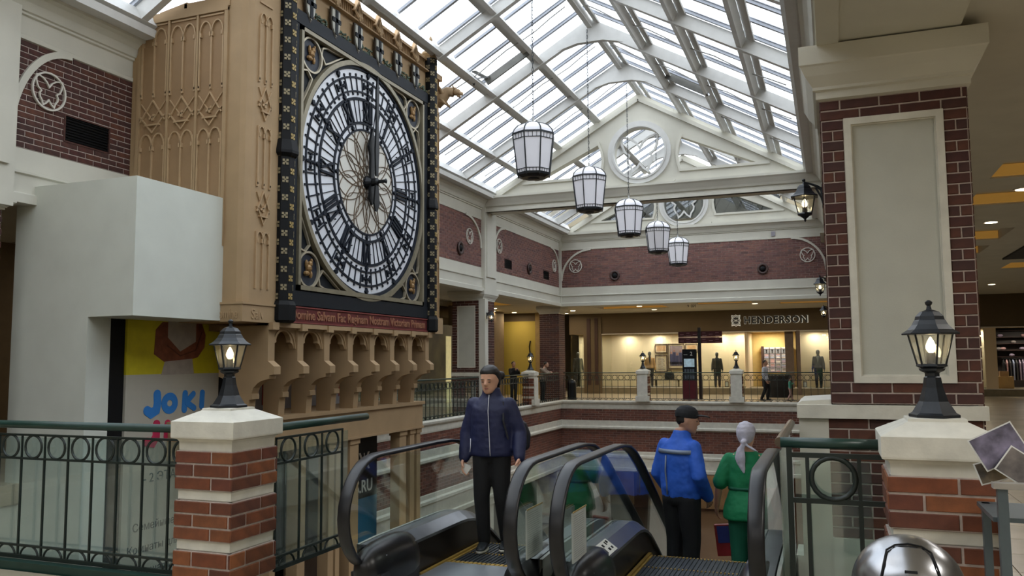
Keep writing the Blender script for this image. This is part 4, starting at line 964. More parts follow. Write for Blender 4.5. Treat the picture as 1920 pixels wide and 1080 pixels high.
# ---- post lantern template (built at the origin)
LX = 60.0
def lantern_parts(t, k=1.0, wall=False):
    n = 6; r0 = PI / 6
    if not wall:
        m = M(); m.lathe([(.105 * k, 0), (.105 * k, .012 * k), (.09 * k, .02 * k), (.06 * k, .07 * k), (.042 * k, .13 * k), (.035 * k, .175 * k), (.03 * k, .18 * k), (.03 * k, .195 * k), (.05 * k, .205 * k), (.055 * k, .215 * k)], n, rot=r0); m.build('base', LANT, t)
    z0 = .215 * k
    m = M(); m.lathe([(.045 * k, z0), (.065 * k, z0 + .01 * k), (.062 * k, z0 + .02 * k), (.03 * k, z0 + .022 * k)], n, rot=r0)
    if wall: m.lathe([(.004 * k, z0 - .05 * k), (.012 * k, z0 - .035 * k), (.008 * k, z0 - .028 * k), (.03 * k, z0 - .01 * k), (.05 * k, z0 + .005 * k)], n, rot=r0)
    m.build('lamp_tray', LANT, t)
    zg, zt = z0 + .02 * k, z0 + .155 * k
    for i in range(n):
        a = r0 + i * PI / 3; b = a + PI / 3; rb, rt = .058 * k, .092 * k
        p = lambda r, q, z: (r * math.cos(q), r * math.sin(q), z)
        m = M(); m.tube([p(rb, a, zg - .005 * k), p(rt, a, zt)], .0045 * k, 5); m.build('corner_bar', LANT, t)
        m = M(); m.quad(p(rb, a, zg), p(rb, b, zg), p(rt, b, zt), p(rt, a, zt)); m.build('lantern_pane', LGLASS, t)
    m = M(); m.lathe([(.118 * k, zt - .004 * k), (.12 * k, zt + .002 * k), (.095 * k, zt + .018 * k), (.075 * k, zt + .04 * k), (.066 * k, zt + .058 * k), (.062 * k, zt + .062 * k), (.058 * k, zt + .078 * k), (.04 * k, zt + .098 * k), (.012 * k, zt + .108 * k), (.008 * k, zt + .125 * k), (.014 * k, zt + .132 * k), (.016 * k, zt + .142 * k), (.006 * k, zt + .15 * k)], n, rot=r0); m.build('roof', LANT, t)
    m = M(); m.lathe([(.02 * k, zg), (.02 * k, zg + .05 * k)], 8); m.build('bulb_socket', LANT, t)
    m = M(); m.lathe([(.008 * k, zg + .05 * k), (.02 * k, zg + .065 * k), (.021 * k, zg + .08 * k), (.014 * k, zg + .1 * k), (.003 * k, zg + .12 * k)], 10); m.build('bulb', BULB, t, smooth=True)
pl0 = thing('post_lantern', 'lit black hexagonal lantern on the left foreground pier', 'lantern', (0, 0, 0), 'post lanterns on brick piers'); lantern_parts(pl0, 1.2)
KEEP = [pl0]
for loc, lb, rz_ in (((.505, 4.97, 1.284), 'large black post lantern on the right foreground pier', .25), ((-6.37, YF + .02, 1.284), 'tiny lit lantern on the far pier left of the direction sign', 0), ((-3.08, YF + .02, 1.284), 'tiny lit lantern on the far pier right of the direction sign', 0), ((XL - .02, 26.6, 1.284), 'lit lantern on the far left gallery pier', .2)):
    copy_tree(pl0, loc, rz_, lb)
pl0.location = Vector((-4.01, 4.83, 1.284)) * S; pl0.rotation_euler = (0, 0, .12)
for p in ((-4.01, 4.83, 1.63), (.505, 4.97, 1.63)): lamp('candle_bulb', p, 1.6, (1, .85, .6), .02, kind='POINT')
# ---- wall lanterns
wl0 = thing('wall_lantern', 'lit black wall lantern on the big right pillar', 'wall lantern', (0, 0, 0), 'wall lanterns on brick pillars'); lantern_parts(wl0, 1.0, True)
m = M(); m.tube([(.142, 0, .37), (.135, 0, .42), (.10, 0, .45), (.05, 0, .475), (0, 0, .49)], [.018, .016, .012, .009, .008], 6); m.tube([(.142, 0, .31), (.13, 0, .36), (.09, 0, .44)], .009, 5); m.build('bracket_arm', LANT, wl0)
m = M(); m.box(.136, .15, -.025, .025, .27, .46); m.build('wall_plate', LANT, wl0)
for loc, rzz, lb in (((-.12, 14.85, 2.48), 0, 'small lit wall lantern on the second right pillar'), ((-.12, 22.8, 2.46), 0, 'tiny lit wall lantern on the third right pillar'), ((-9.205, 22.38, 2.55), PI, 'lit wall lantern on the white strip of the left far pillar')):
    copy_tree(wl0, loc, rzz, lb)
wl0.location = Vector((-.15, 7.1, 2.545)) * S

# ================================================================== PENDANT LANTERNS
pd = thing('pendant_lantern', 'largest pendant lantern, nearest on its chain', 'pendant lantern', (0, 0, 0), 'white hexagonal pendant lanterns')
RB, RTp, HG = .295, .385, .70
P8 = lambda r, k, z: (r * math.cos(PI / 8 + k * PI / 4), r * math.sin(PI / 8 + k * PI / 4), z)
for k in range(8):
    m = M(); m.quad(P8(RB, k, .1), P8(RB, k + 1, .1), P8(RTp, k + 1, .1 + HG), P8(RTp, k, .1 + HG)); m.build('opal_pane', PENDW, pd)
    m = M(); R_ = [(RTp, .1 + HG), (RTp * .93, .88), (RTp * .75, .955), (RTp * .5, 1.0), (.09, 1.03)]
    for (r, z), (r2, z2) in zip(R_, R_[1:]): m.quad(P8(r, k, z), P8(r, k + 1, z), P8(r2, k + 1, z2), P8(r2, k, z2))
    m.build('dome_pane', PENDW, pd)
    m = M(); m.tube([P8(RB + .004, k, .06), P8(RTp + .004, k, .1 + HG)] + [P8(r + .004, k, z) for r, z in R_[1:]], .013, 5); m.build('rib', LANT, pd)
for zs_, pr in ((((.8, RTp), (.70, RTp - .0125)), (.70, .80, RTp - .012, RTp)), (((.165, RB + .008),), (.1, .165, RB, RB + .008))):
    m = M()
    for z, r in zs_:
        for k in range(8): m.bar(P8(r + .004, k, z), P8(r + .004, k + 1, z), .012 if z < .79 else .02, .012 if z < .79 else .03)
    za, zb_, ra, rb_ = pr
    for k in range(8):
        for j in (1, 2, 3):
            f_ = j / 4; a = Vector(P8(ra + .003, k, za)).lerp(Vector(P8(ra + .003, k + 1, za)), f_); b = Vector(P8(rb_ + .003, k, zb_)).lerp(Vector(P8(rb_ + .003, k + 1, zb_)), f_); m.bar(a, b, .009, .009)
    m.build('lead_cames', LANT, pd)
m = M(); m.lathe([(.1, .03), (.22, .03), (RB + .005, .07), (RB + .012, .11), (RB - .01, .115)], 8, rot=PI / 8); m.lathe([(.05, .0), (.1, .01), (.11, .04)], 12); m.build('base_tray', LANT, pd)
m = M(); m.lathe([(.09, 1.025), (.05, 1.045), (.02, 1.06), (.02, 1.13)], 8); m.build('top_collar', mat('pale_metal', '#b7b7b4', .4, .6), pd)
CH = 1.13
def chain(t, L):
    m = M(); n = int(L / .07)
    for i in range(n):
        z = CH + (i + .5) * L / n; a = PI / 2 * (i % 2); c, s_ = math.cos(a), math.sin(a)
        m.tube([(c * .014 * math.cos(q), s_ * .014 * math.cos(q), z + .045 * math.sin(q)) for q in [k * PI / 3 for k in range(6)]], .006, 4, True)
    return stuff(m.build('chain', LANT, t, loc=(0, 0, 0)))
PLABS = ['largest pendant lantern, nearest, hanging on the leftmost chain', 'second pendant lantern from the clock, just below the large one', 'middle pendant lantern of the row of five', 'fourth pendant lantern, in front of the far brick wall', 'smallest and farthest pendant lantern of the row']
for i, y in enumerate((13.67, 17.35, 21.2, 25.1, 28.7)):
    z = 4.79 - (.015 if i == 2 else 0); t = pd if i == 4 else copy_tree(pd, (0, 0, 0), None)
    t['label'] = PLABS[i]
    L = (8.95 if i != 1 else 8.95) - z - CH
    t.location = (0, 0, 0)
    c = chain(t, L); c.location = (0, 0, 0); c.matrix_parent_inverse = Matrix(); t.location = Vector((-4.8, y, z)) * S; t.rotation_euler = (0, 0, .3)

# ================================================================== RAILINGS
def railing(label, P0, P1, zb=.10, pitch=.235, top=True, glass_=None, gap0=0., gap1=0., kmax=999, tz=1.125, bz=(1.045, .862), th=1., tr=.03, ext=(0, 0)):
    """railing from P0 to P1 (x, y): tube handrail, two bars with a row of rings, balusters, foot bar and half rings"""
    a, b = Vector((*P0, 0)), Vector((*P1, 0)); d = (b - a).normalized(); L = (b - a).length; t = thing('railing', label, 'railing', (P0[0], P0[1], F0), 'dark green ring railings')
    Q = lambda u, z, o=0: tuple(a + d * u + Vector((-d.y, d.x, 0)) * o + Vector((0, 0, z)))
    if top:
        m = M(); m.tube([Q(-gap0, tz), Q(L + gap1, tz)], tr, 14); m.build('handrail', GRN, t, smooth=True)
    for z in (*bz, .195, zb + .01):
        m = M(); m.bar(Q(-ext[0], z), Q(L + ext[1], z), .022, (.016 if z > .12 else .03) * th); m.build('bar', GRNB, t)
    n = max(1, int(L / pitch)); pp = L / n; r = min((bz[0] - bz[1]) / 2 - .004, pp * .43); 
    rm = M(); rm.tube([(d.x * r * math.cos(q), d.y * r * math.cos(q), r * math.sin(q)) for q in [k * PI / 10 for k in range(20)]], .0095 * th, 6, True); rme = rm.mesh('ring', smooth=True); rme.materials.append(GRNB)
    hm = M(); hr = min(.095, pp * .46); hm.tube([(d.x * hr * math.cos(q), d.y * hr * math.cos(q), hr * .9 * math.sin(q)) for q in [k * PI / 10 for k in range(11)]], .0085, 5); hme = hm.mesh('half_ring', smooth=True); hme.materials.append(GRNB)
    bm = M(); bm.box(-.007 * th, .007 * th, -.007, .007, zb, bz[1]); bme = bm.mesh('baluster'); bme.materials.append(GRNB)
    sm_ = M(); sm_.box(-.006 * th, .006 * th, -.006, .006, bz[1], bz[0]); sme = sm_.mesh('spacer'); sme.materials.append(GRNB)
    for i in range(n):
        link('ring', rme, t, Q((i + .5) * pp, sum(bz) / 2)); link('half_ring', hme, t, Q((i + .5) * pp, zb + .01))
    for i in range(n + 1):
        link('baluster', bme, t, Q(i * pp, 0)); link('spacer', sme, t, Q(i * pp, 0))
    if glass_ is not None:
        m = M(); m.bar(Q(-gap0 * .5, (zb + 1.02) / 2, glass_), Q(L + gap1 * .5, (zb + 1.02) / 2, glass_), .008, 1.02 - zb); m.build('glass_sheet', GLASSG, t)
    return t
railing('green ring railing at the lower left before the white booth', (-7.95, 4.80), (-4.26, 4.80), pitch=.231, glass_=.07)
railing('short ring railing between left pier and left escalator', (-3.80, 5.10), (-3.80, 5.98), pitch=.23, glass_=.07, gap1=.38)
railing('short single-ring railing between right escalator and right pier', (-.145, 5.02), (.125, 5.02), pitch=.27, glass_=.07, gap0=.14, gap1=.125, bz=(1.057, .805), th=1.7, ext=(.095, .125))
M().box(-.255, -.225, 5.0, 5.03, F0 - .02, 1.1).build('railing_post', GRNB, bpy.data.objects['railing.002'])
sr = thing('side_handrail', 'brown steel handrail receding beside the right escalator', 'handrail', (-.29, 6, F0))
m = M(); m.tube([(-.29, 5.02, 1.125), (-.29, 6.5, 1.125)], .028, 12); m.build('rail', mat('bronze_tube', '#6b5f52', .3, .6), sr); m = M(); m.bar((-.29, 5.05, .6), (-.29, 6.5, .6), .008, .95); m.build('glass_sheet', GLASSG, sr)
sr2 = thing('side_handrail', 'short brown handrail between right pier and big pillar', 'handrail', (.37, 5.8, F0))
m = M(); m.tube([(.37, 5.24, 1.12), (.37, 6.49, 1.12)], .024, 12); m.build('rail', mat('bronze_tube', '#6b5f52', .3, .6), sr2); m = M(); m.bar((.37, 5.24, .6), (.37, 6.49, .6), .008, .95); m.build('glass_sheet', GLASSG, sr2)
yr = YF + .05
railing('far ring railing left of the first lamp pier', (-9.4, yr), (-6.62, yr), pitch=.215, tr=.016); railing('far ring railing behind the red direction sign', (-6.12, yr), (-3.33, yr), pitch=.215, tr=.016); railing('far ring railing in front of the menswear entrance', (-2.83, yr), (.0, yr), pitch=.215, tr=.016)
railing('ring railing on the left gallery between clock tower and pillar', (XL - .02, 15.7), (XL - .02, 22.1), pitch=.23, glass_=.06, tr=.022); railing('ring railing on the left gallery behind the woman in navy', (XL - .02, 23.3), (XL - .02, 26.35), pitch=.23, tr=.018); railing('ring railing on the left gallery at the far corner', (XL - .02, 26.85), (XL - .02, 29.7), pitch=.23, tr=.018)
# near floor nosing under the left railing
M().box(-9.4, -4.25, 4.72, 4.80, F0 - .12, F0 - .03).build('kick_rail', GRN, fl)

# ================================================================== ESCALATORS
CR = 6.39; SLE = .60
def escalator(x0, x1, label, seed):
    t = thing('escalator', label, 'escalator', ((x0 + x1) / 2, 8, ZG), 'black escalators'); YB = CR + (F0 - ZG) / SLE
    xi0, xi1 = x0 + .10, x1 - .10
    zd = lambda y: 0 if y < CR - .25 else -(y - CR + .25) * SLE
    # steps
    dz = .18; n_fl = 3; y = CR - .36 * 2.2; tread = M(); W = xi1 - xi0; 
    def step(yc_, z, k):
        m = M(); m.box(xi0 + .03, xi1 - .03, yc_, yc_ + .352, z - .03, z); 
        for i in range(26): u = xi0 + .04 + i * (W - .08) / 25; m.box(u - .006, u + .006, yc_ + .004, yc_ + .35, z, z + .006)
        m.box(xi0 + .03, xi1 - .03, yc_ + .32, yc_ + .352, z - .18, z - .02)
        s = m.build('step', TREAD, t); m = M()
        for i in range(30): u = xi0 + .035 + i * (W - .075) / 30; m.box(u, u + .010, yc_ + .336, yc_ + .354, z + .001, z + .0075)
        m.box(xi0 + .03, xi0 + .05, yc_, yc_ + .35, z, z + .0075); m.box(xi1 - .05, xi1 - .03, yc_, yc_ + .35, z, z + .0075); m.build('yellow_edge', YEL, s)
    ys = CR - .725
    for k in range(2): step(ys + k * .355, F0, k)
    for k in range(1, 22):
        step(CR - .015 + (k - 1) * .355, F0 - min((.08, .28, .50)[k - 1] if k < 4 else .50 + (k - 3) * .213, (F0 - ZG) - .01), k)
    m = M(); m.box(xi0, xi1, 4.4, CR - .73, F0 - .03, F0 + .012); m.build('comb_plate', mat('landing_plate', '#a9aeb4', .35, .6, var=.05), t)
    m = M()
    for i in range(24): u = xi0 + .05 + i * (W - .1) / 23; m.box(u - .012, u + .012, CR - .74, CR - .69, F0 + .0, F0 + .014)
    m.build('comb_teeth', YEL, t)
    path = [4.95, CR - .45, CR - .2, CR + .1]
    for sx_, xb in ((-1, x0), (1, x1)):
        # centre line of the balustrade at xb; deck inside
        ins = -sx_
        deck = [(4.78, .42), (5.0, .43), (CR - .45, .43), (CR - .33, .425), (CR - .2, .407), (CR - .08, .375), (CR + .04, .325), (CR + .15, .265), (YB - .6, .265 - (YB - .6 - CR - .15) * SLE), (YB + .8, ZG + .4)]
        m = M()
        for (ya, za), (yb, zb_) in zip(deck, deck[1:]):
            xa, xc = xb - sx_ * -.03, xb + ins * .13
            m.add([(xb - ins * .06, ya, za), (xb + ins * .05, ya, za), (xb + ins * .13, ya, za - .055), (xb + ins * .13, ya, za - .075), (xb - ins * .06, ya, za - .075)] + [(xb - ins * .06, yb, zb_), (xb + ins * .05, yb, zb_), (xb + ins * .13, yb, zb_ - .055), (xb + ins * .13, yb, zb_ - .075), (xb - ins * .06, yb, zb_ - .075)],
                  [(0, 1, 6, 5), (1, 2, 7, 6), (2, 3, 8, 7), (3, 4, 9, 8), (4, 0, 5, 9)])
        m.build('deck', STEELD, t)
        m = M()
        for (ya, za), (yb, zb_) in zip(deck, deck[1:]):
            xs_ = xb + ins * .105; m.add([(xs_, ya, za - .07), (xs_, yb, zb_ - .07), (xs_, yb, zb_ - .62), (xs_, ya, za - .62 if ya > 5.2 else F0 - .05), (xs_ - ins * .02, ya, za - .07), (xs_ - ins * .02, yb, zb_ - .07), (xs_ - ins * .02, yb, zb_ - .62), (xs_ - ins * .02, ya, za - .62 if ya > 5.2 else F0 - .05)], [(0, 1, 2, 3), (7, 6, 5, 4), (0, 4, 5, 1), (3, 2, 6, 7)])
        m.build('skirt', SKIRT, t)
        m = M(); m.bar((xb + ins * .125, 5.25, F0 + .012), (xb + ins * .125, CR + .0, F0 + .012), .022, .02); m.bar((xb + ins * .125, CR, F0 + .01), (xb + ins * .125, YB, ZG + .02), .022, .02); m.build('yellow_line', YEL, t)
        m = M()
        for (ya, za), (yb, zb_) in zip(deck, deck[1:]): xo = xb - ins * .07; m.add([(xo, ya, za), (xo, yb, zb_), (xo, yb, zb_ - .9), (xo, ya, za - .9), (xo - ins * .02, ya, za), (xo - ins * .02, yb, zb_), (xo - ins * .02, yb, zb_ - .9), (xo - ins * .02, ya, za - .9)], [(0, 1, 2, 3), (7, 6, 5, 4), (0, 4, 5, 1), (3, 2, 6, 7)])
        m.build('outer_cladding', mat('truss_cladding', '#9fa09a', .5, .2), t)
        # handrail loop
        R_ = .355; zc_ = .63; yc_ = 4.86
        loop = [(yc_ + .34, .27)] + [(yc_ + R_ * math.cos(q) * 1.0, zc_ + R_ * math.sin(q)) for q in [-PI * .5 - PI * k / 14 for k in range(15)]]
        # from bottom (-90deg) round the front to the top
        loop = [(yc_ + .30, zc_ - R_ - .0)] + [(yc_ - R_ * 1.08 * math.sin(PI * k / 14), zc_ - R_ * math.cos(PI * k / 14)) for k in range(15)]
        loop += [(5.3, .985), (5.7, .985), (CR - .42, .98), (CR - .2, .955), (CR, .89), (CR + .25, .77), (CR + .6, .77 - .35 * SLE), (YB, .77 - (YB - CR - .25) * SLE)]
        m = M(); pts = [Vector((xb, a, b)) for a, b in loop]; vs = []; prof = [(-.038, -.012), (-.043, -.004), (-.041, .008), (-.030, .013), (.030, .013), (.041, .008), (.043, -.004), (.038, -.012)]
        for i, p in enumerate(pts):
            d = (pts[min(i + 1, len(pts) - 1)] - pts[max(i - 1, 0)]).normalized(); nrm = Vector((1, 0, 0)).cross(d).normalized()
            vs += [p + Vector((1, 0, 0)) * a + nrm * b for a, b in prof]
        k8 = len(prof); m.add(vs, [(i * k8 + k, i * k8 + (k + 1) % k8, (i + 1) * k8 + (k + 1) % k8, (i + 1) * k8 + k) for i in range(len(pts) - 1) for k in range(k8)]); m.build('handrail', RUBBER, t, smooth=True)
        # glass
        gl = [(a, b - .03) for a, b in [q for q in loop[1:]]]
        up_ = [(yc_ - R_ * 1.0 * math.sin(PI * k / 14), zc_ - (R_ - .03) * math.cos(PI * k / 14)) for k in range(3, 15)] + [(a, b - .03) for a, b in loop[16:]]
        lo = []
        for a, b in up_:
            z = .42 if a < CR - .5 else None
            if z is None:
                for (ya, za), (yb, zb_) in zip(deck, deck[1:]):
                    if ya <= a <= yb: z = za + (zb_ - za) * (a - ya) / (yb - ya)
                if z is None: z = deck[-1][1]
            lo.append((a, min(z, b)))
        m = M(); n = len(up_); m.add([(xb + o, a, b) for o in (-.005, .005) for a, b in up_ + lo[::-1]], [(i, i + 1, 2 * n - 2 - i, 2 * n - 1 - i) for i in range(n - 1)] + [(2 * n + 2 * n - 1 - i, 2 * n + 2 * n - 2 - i, 2 * n + i + 1, 2 * n + i) for i in range(n - 1)]); m.build('glass_panel', GLASS, t)
        # newel boot
        bm_ = mat('boot_plastic', '#141416', .3, var=.2); xo = xb + ins * .035
        m = M(); m.loft([((xo, y_, .265), (w_, 0, 0), (0, 0, h_)) for y_, w_, h_ in ((4.62, .02, .05), (4.64, .06, .11), (4.70, .10, .155), (4.82, .122, .18), (5.0, .13, .186), (5.12, .13, .18), (5.2, .122, .165), (5.225, .10, .13))], 22); m.build('newel_boot', bm_, t, smooth=True)
        m = M(); m.box(xo - .105, xo + .115, 4.68, 5.2, F0 - .02, .27); m.build('newel_base', bm_, t)
    return t
e1 = escalator(-2.83, -1.735, 'left escalator with the woman in navy riding up', 1); e2 = escalator(-1.46, -.39, 'right escalator with man in blue and woman in green', 2)
# sticker with pictograms on the inner deck of the right escalator
st = thing('warning_sticker', 'white pictogram sticker on the deck of the right escalator', 'sticker', (-1.36, 5.3, .43))
mm = Matrix.Translation((-1.375, 5.25, .412)) @ Matrix.Rotation(math.atan2(.055, .08), 4, 'Y')
m = M(); m.cbox((0, 0, 0), (.10, .24, .003), mm); m.build('card', PAPER, st); m = M()
for i, (a, b, c, d) in enumerate(((-.03, .08, .02, .03), (-.025, .04, .025, .02), (.02, .07, .018, .03), (.02, .01, .02, .035), (-.02, -.03, .022, .03), (.02, -.07, .03, .02), (-.02, -.09, .015, .03))): m.cbox((a, b, .002), (c, d, .002), mm)
stuff(m.build('pictogram', BLACK, st))
# reflections of one printed notice, modelled as sheets at the glass
for x, lb in ((-1.70, 'reflection of a white printed notice in the middle-left escalator glass'), (-1.42, 'reflection of a white printed notice in the middle-right escalator glass')):
    t = thing('notice_reflection', lb, 'notice reflection', (x, 5.3, .45)); y0 = 4.75
    m = M(); m.box(x - .004, x + .004, y0 - .1, y0 + .18, .44, .72); m.build('sheet', mat('notice_white', '#b7bcb8', .5, var=.03), t)
    yo = y0; M().box(x + .004, x + .008, yo - .1, yo + .18, .722, .73).build('gilt_edge', GOLD, t)
    m = M()
    for k in range(20): m.box(x + .0045, x + .006, yo - .08, yo + .15 - random.random() * .05, .70 - k * .0125, .7015 - k * .0125)
    stuff(m.build('printed_lines', mat('faint_ink', '#7f8686', .6), t))

# ================================================================== PEOPLE
SKIN = mat('skin', '#cf9f84', .55, var=.06, scale=12); SKIN2 = mat('tanned_skin', '#b0866e', .55, var=.08, scale=12); HAIR = mat('dark_hair', '#17120f', .5, var=.3, scale=40)
def remesh(o, vox=.012, sm=6, f=.6):
    r = o.modifiers.new('remesh', 'REMESH'); r.mode = 'VOXEL'; r.voxel_size = vox * S; r.use_smooth_shade = True
    if sm: q = o.modifiers.new('smooth', 'SMOOTH'); q.iterations = sm; q.factor = f
    return o
class Fig:
    """figure of height H facing -Y before turning by rz; joints in fractions of H; world placement baked into the vertices"""
    def __init__(s, name, label, x, y, z, H, rz, group=None, cat='person', pose=None, head_rz=0., head_tilt=0., wide=1.):
        s.H, s.W = H, wide; s.t = thing(name, label, cat, (x, y, z), group); s.t.rotation_euler = (0, 0, rz)
        J = dict(head=(0, -.012, .927), neck=(0, .005, .845), chest=(0, 0, .74), waist=(0, 0, .62), hip=(0, 0, .53))
        for q, n in ((1, 'L'), (-1, 'R')):
            J['sh' + n] = (q * .098, .006, .787); J['el' + n] = (q * .128, .015, .625); J['wr' + n] = (q * .145, -.02, .485)
            J['th' + n] = (q * .05, 0, .51); J['kn' + n] = (q * .055, -.012, .285); J['an' + n] = (q * .055, .01, .05)
        J.update(pose or {}); s.J = {k: Vector(v) for k, v in J.items()}; s.hr, s.ht = head_rz, head_tilt
    def P(s, v): return tuple(Vector(v) * s.H)
    def put(s, m, name, mt_, vox=.012, sm=6, parent=None):
        me = m.mesh(name, smooth=True); me.materials.append(mt_); o = bpy.data.objects.new(name, me); col.objects.link(o); o.parent = parent or s.t
        return remesh(o, vox, sm) if vox else o
    def limb(s, m, js, rs, n=12, flat=1.):
        pts = [s.J[j] if isinstance(j, str) else Vector(j) for j in js]; out = []
        for i in range(len(pts) - 1):
            for k in range(4 if i < len(pts) - 2 else 5):
                f = k / 4; out.append((pts[i].lerp(pts[i + 1], f), rs[i] + (rs[i + 1] - rs[i]) * f))
        rings = []
        for i, (p, r) in enumerate(out):
            d = (out[min(i + 1, len(out) - 1)][0] - out[max(i - 1, 0)][0]).normalized(); a = d.cross(Vector((0, 1, 0)))
            if a.length < .2: a = d.cross(Vector((1, 0, 0)))
            a.normalize(); b = a.cross(d).normalized(); rings.append((s.P(p), a * r * s.H, b * r * s.H * flat))
        e0, e1 = rings[0], rings[-1]; m.loft(rings, n); m.ball(e0[0], e0[1].length, n, 6); m.ball(e1[0], e1[1].length, n, 6)
    def torso(s, m, rows, n=20):
        """rows: (z, half width, half depth, y) with centre following the spine joints"""
        sp = [(s.J[k].z, s.J[k]) for k in ('hip', 'waist', 'chest', 'neck')]
        rings = []
        for z, w_, d_, y0 in rows:
            c = None
            for (za, a), (zb, b) in zip(sp, sp[1:]):
                if z <= zb or (zb, b) == sp[-1]:
                    f = max(-.5, min(1.2, (z - za) / (zb - za))); c = a.lerp(b, f); break
            rings.append((s.P((c.x, c.y + y0, z)), Vector((w_ * s.W * s.H, 0, 0)), Vector((0, d_ * s.H, 0))))
        m.loft(rings, n)
    def headm(s): return Matrix.Translation(s.P(s.J['neck'])) @ Matrix.Rotation(s.hr, 4, 'Z') @ Matrix.Rotation(s.ht, 4, 'X') @ Matrix.Translation(-Vector(s.P(s.J['neck'])))
    def xf(s, m, k0): 
        hm = s.headm()
        for i in range(k0, len(m.v)): m.v[i] = tuple(hm @ Vector(m.v[i]))
    def body(s, skin=SKIN, hands=True, legs=True, face=True, vox=.0085):
        m = M(); h = s.J['head']; H = s.H
        s.torso(m, [(.48, .06, .05, .01), (.53, .085, .06, .01), (.62, .072, .05, 0), (.70, .085, .055, 0), (.77, .095, .055, 0), (.81, .085, .045, .003), (.835, .045, .034, .005), (.86, .031, .031, .005), (.885, .031, .032, .0)])
        for n in 'LR':
            s.limb(m, ['sh' + n, 'el' + n, 'wr' + n], [.032, .024, .017])
            if legs: s.limb(m, ['th' + n, 'kn' + n, 'an' + n], [.05, .034, .022])
        k0 = len(m.v); X = lambda x, y, z: s.P((h.x + x, h.y + y, h.z + z))
        m.loft([(X(0, y, z * 1.05), (w_ * 1.06 * H, 0, 0), (0, d_ * 1.04 * H, 0)) for z, w_, d_, y in ((-.068, .012, .012, -.036), (-.062, .024, .026, -.024), (-.045, .036, .043, -.008), (-.02, .043, .052, .002), (.01, .046, .058, .006), (.035, .044, .057, .008), (.055, .034, .045, .008), (.066, .016, .022, .008), (.069, .003, .004, .008))], 18)
        m.loft([(X(0, -.050, .008), (.006 * H, 0, 0), (0, .006 * H, 0)), (X(0, -.058, -.008), (.008 * H, 0, 0), (0, .009 * H, 0)), (X(0, -.060, -.018), (.011 * H, 0, 0), (0, .011 * H, 0)), (X(0, -.052, -.024), (.009 * H, 0, 0), (0, .006 * H, 0))], 8)
        m.ball(X(0, -.046, -.037), (.016 * H, .009 * H, .006 * H), 8, 5); m.ball(X(0, -.04, -.058), (.014 * H, .012 * H, .010 * H), 8, 5)
        for q in (-1, 1): m.ball(X(q * .046, .006, -.005), (.006 * H, .012 * H, .018 * H), 8, 6); m.ball(X(q * .018, -.047, .012), (.014 * H, .008 * H, .005 * H), 8, 5)
        s.xf(m, k0); b = s.put(m, 'body', skin, vox, 4)
        if face:
            for q in (-1, 1):
                m = M(); m.ball(X(q * .019, -.0485, -.002), (.009 * H, .005 * H, .0022 * H), 8, 5); s.xf(m, 0); s.put(m, 'eye', mat('eye_dark', '#3a2820', .4), None, parent=b)
                m = M(); m.ball(X(q * .02, -.0525, .013), (.012 * H, .004 * H, .0018 * H), 8, 4); s.xf(m, 0); s.put(m, 'eyebrow', HAIR, None, parent=b)
            m = M(); m.ball(X(0, -.0525, -.038), (.013 * H, .005 * H, .0038 * H), 8, 5); s.xf(m, 0); s.put(m, 'mouth', mat('lips', '#8f4a43', .5), None, parent=b)
        if hands:
            for n, q in (('L', 1), ('R', -1)): s.hand(n, q, skin, b)
        return b
    def hand(s, n, q, skin, b):
        w = s.J['wr' + n]; e = s.J['el' + n]; d = (w - e).normalized(); H = s.H; side = Vector((-q, -.35, 0)); side = (side - d * side.dot(d)).normalized(); fw = d.cross(side).normalized()
        if fw.y > 0: fw = -fw
        m = M(); p0 = w; P = lambda u, a, c: s.P(p0 + d * u + fw * a + side * c)
        m.loft([(P(-.005, 0, 0), fw * .015 * H, side * .012 * H), (P(.012, 0, 0), fw * .02 * H, side * .011 * H), (P(.04, 0, .002), fw * .024 * H, side * .010 * H), (P(.05, 0, .004), fw * .021 * H, side * .008 * H)], 10)
        for k, L in enumerate((.036, .043, .046, .040)):
            a = -.018 + k * .012; m.tube([P(.046, a, .003), P(.046 + L * .45, a * 1.05, .008), P(.046 + L * .8, a * 1.05, .018), P(.046 + L, a, .028)], [.0062 * H, .006 * H, .0055 * H, .004 * H], 7)
        m.tube([P(.01, .018, .003), P(.028, .034, .012), P(.045, .037, .020), P(.055, .033, .026)], [.008 * H, .0075 * H, .0065 * H, .005 * H], 7)
        s.put(m, 'hand', skin, .0028, 2, parent=b)
    def shoes(s, mt_, sole):
        for n in 'LR':
            a = s.J['an' + n]; H = s.H; o = M(); X = lambda x, y, z: s.P((a.x + x, a.y + y, z + a.z - .05))
            o.loft([(X(0, .032, .022), (.018 * H, 0, 0), (0, 0, .016 * H)), (X(0, .02, .034), (.026 * H, 0, 0), (0, 0, .026 * H)), (X(0, -.01, .034), (.028 * H, 0, 0), (0, 0, .026 * H)), (X(0, -.05, .024), (.029 * H, 0, 0), (0, 0, .016 * H)), (X(0, -.085, .018), (.026 * H, 0, 0), (0, 0, .011 * H)), (X(0, -.10, .014), (.012 * H, 0, 0), (0, 0, .006 * H))], 12)
            o.loft([(X(0, 0, .03), (.026 * H, 0, 0), (0, .026 * H, 0)), (X(0, .004, .075), (.026 * H, 0, 0), (0, .028 * H, 0))], 12)
            sh = s.put(o, 'shoe', mt_, .006, 3); m = M(); m.loft([(X(0, -.035, 0), (.03 * H, 0, 0), (0, .072 * H, 0)), (X(0, -.035, .012), (.03 * H, 0, 0), (0, .072 * H, 0))], 20); s.put(m, 'sole', sole, None, parent=sh)
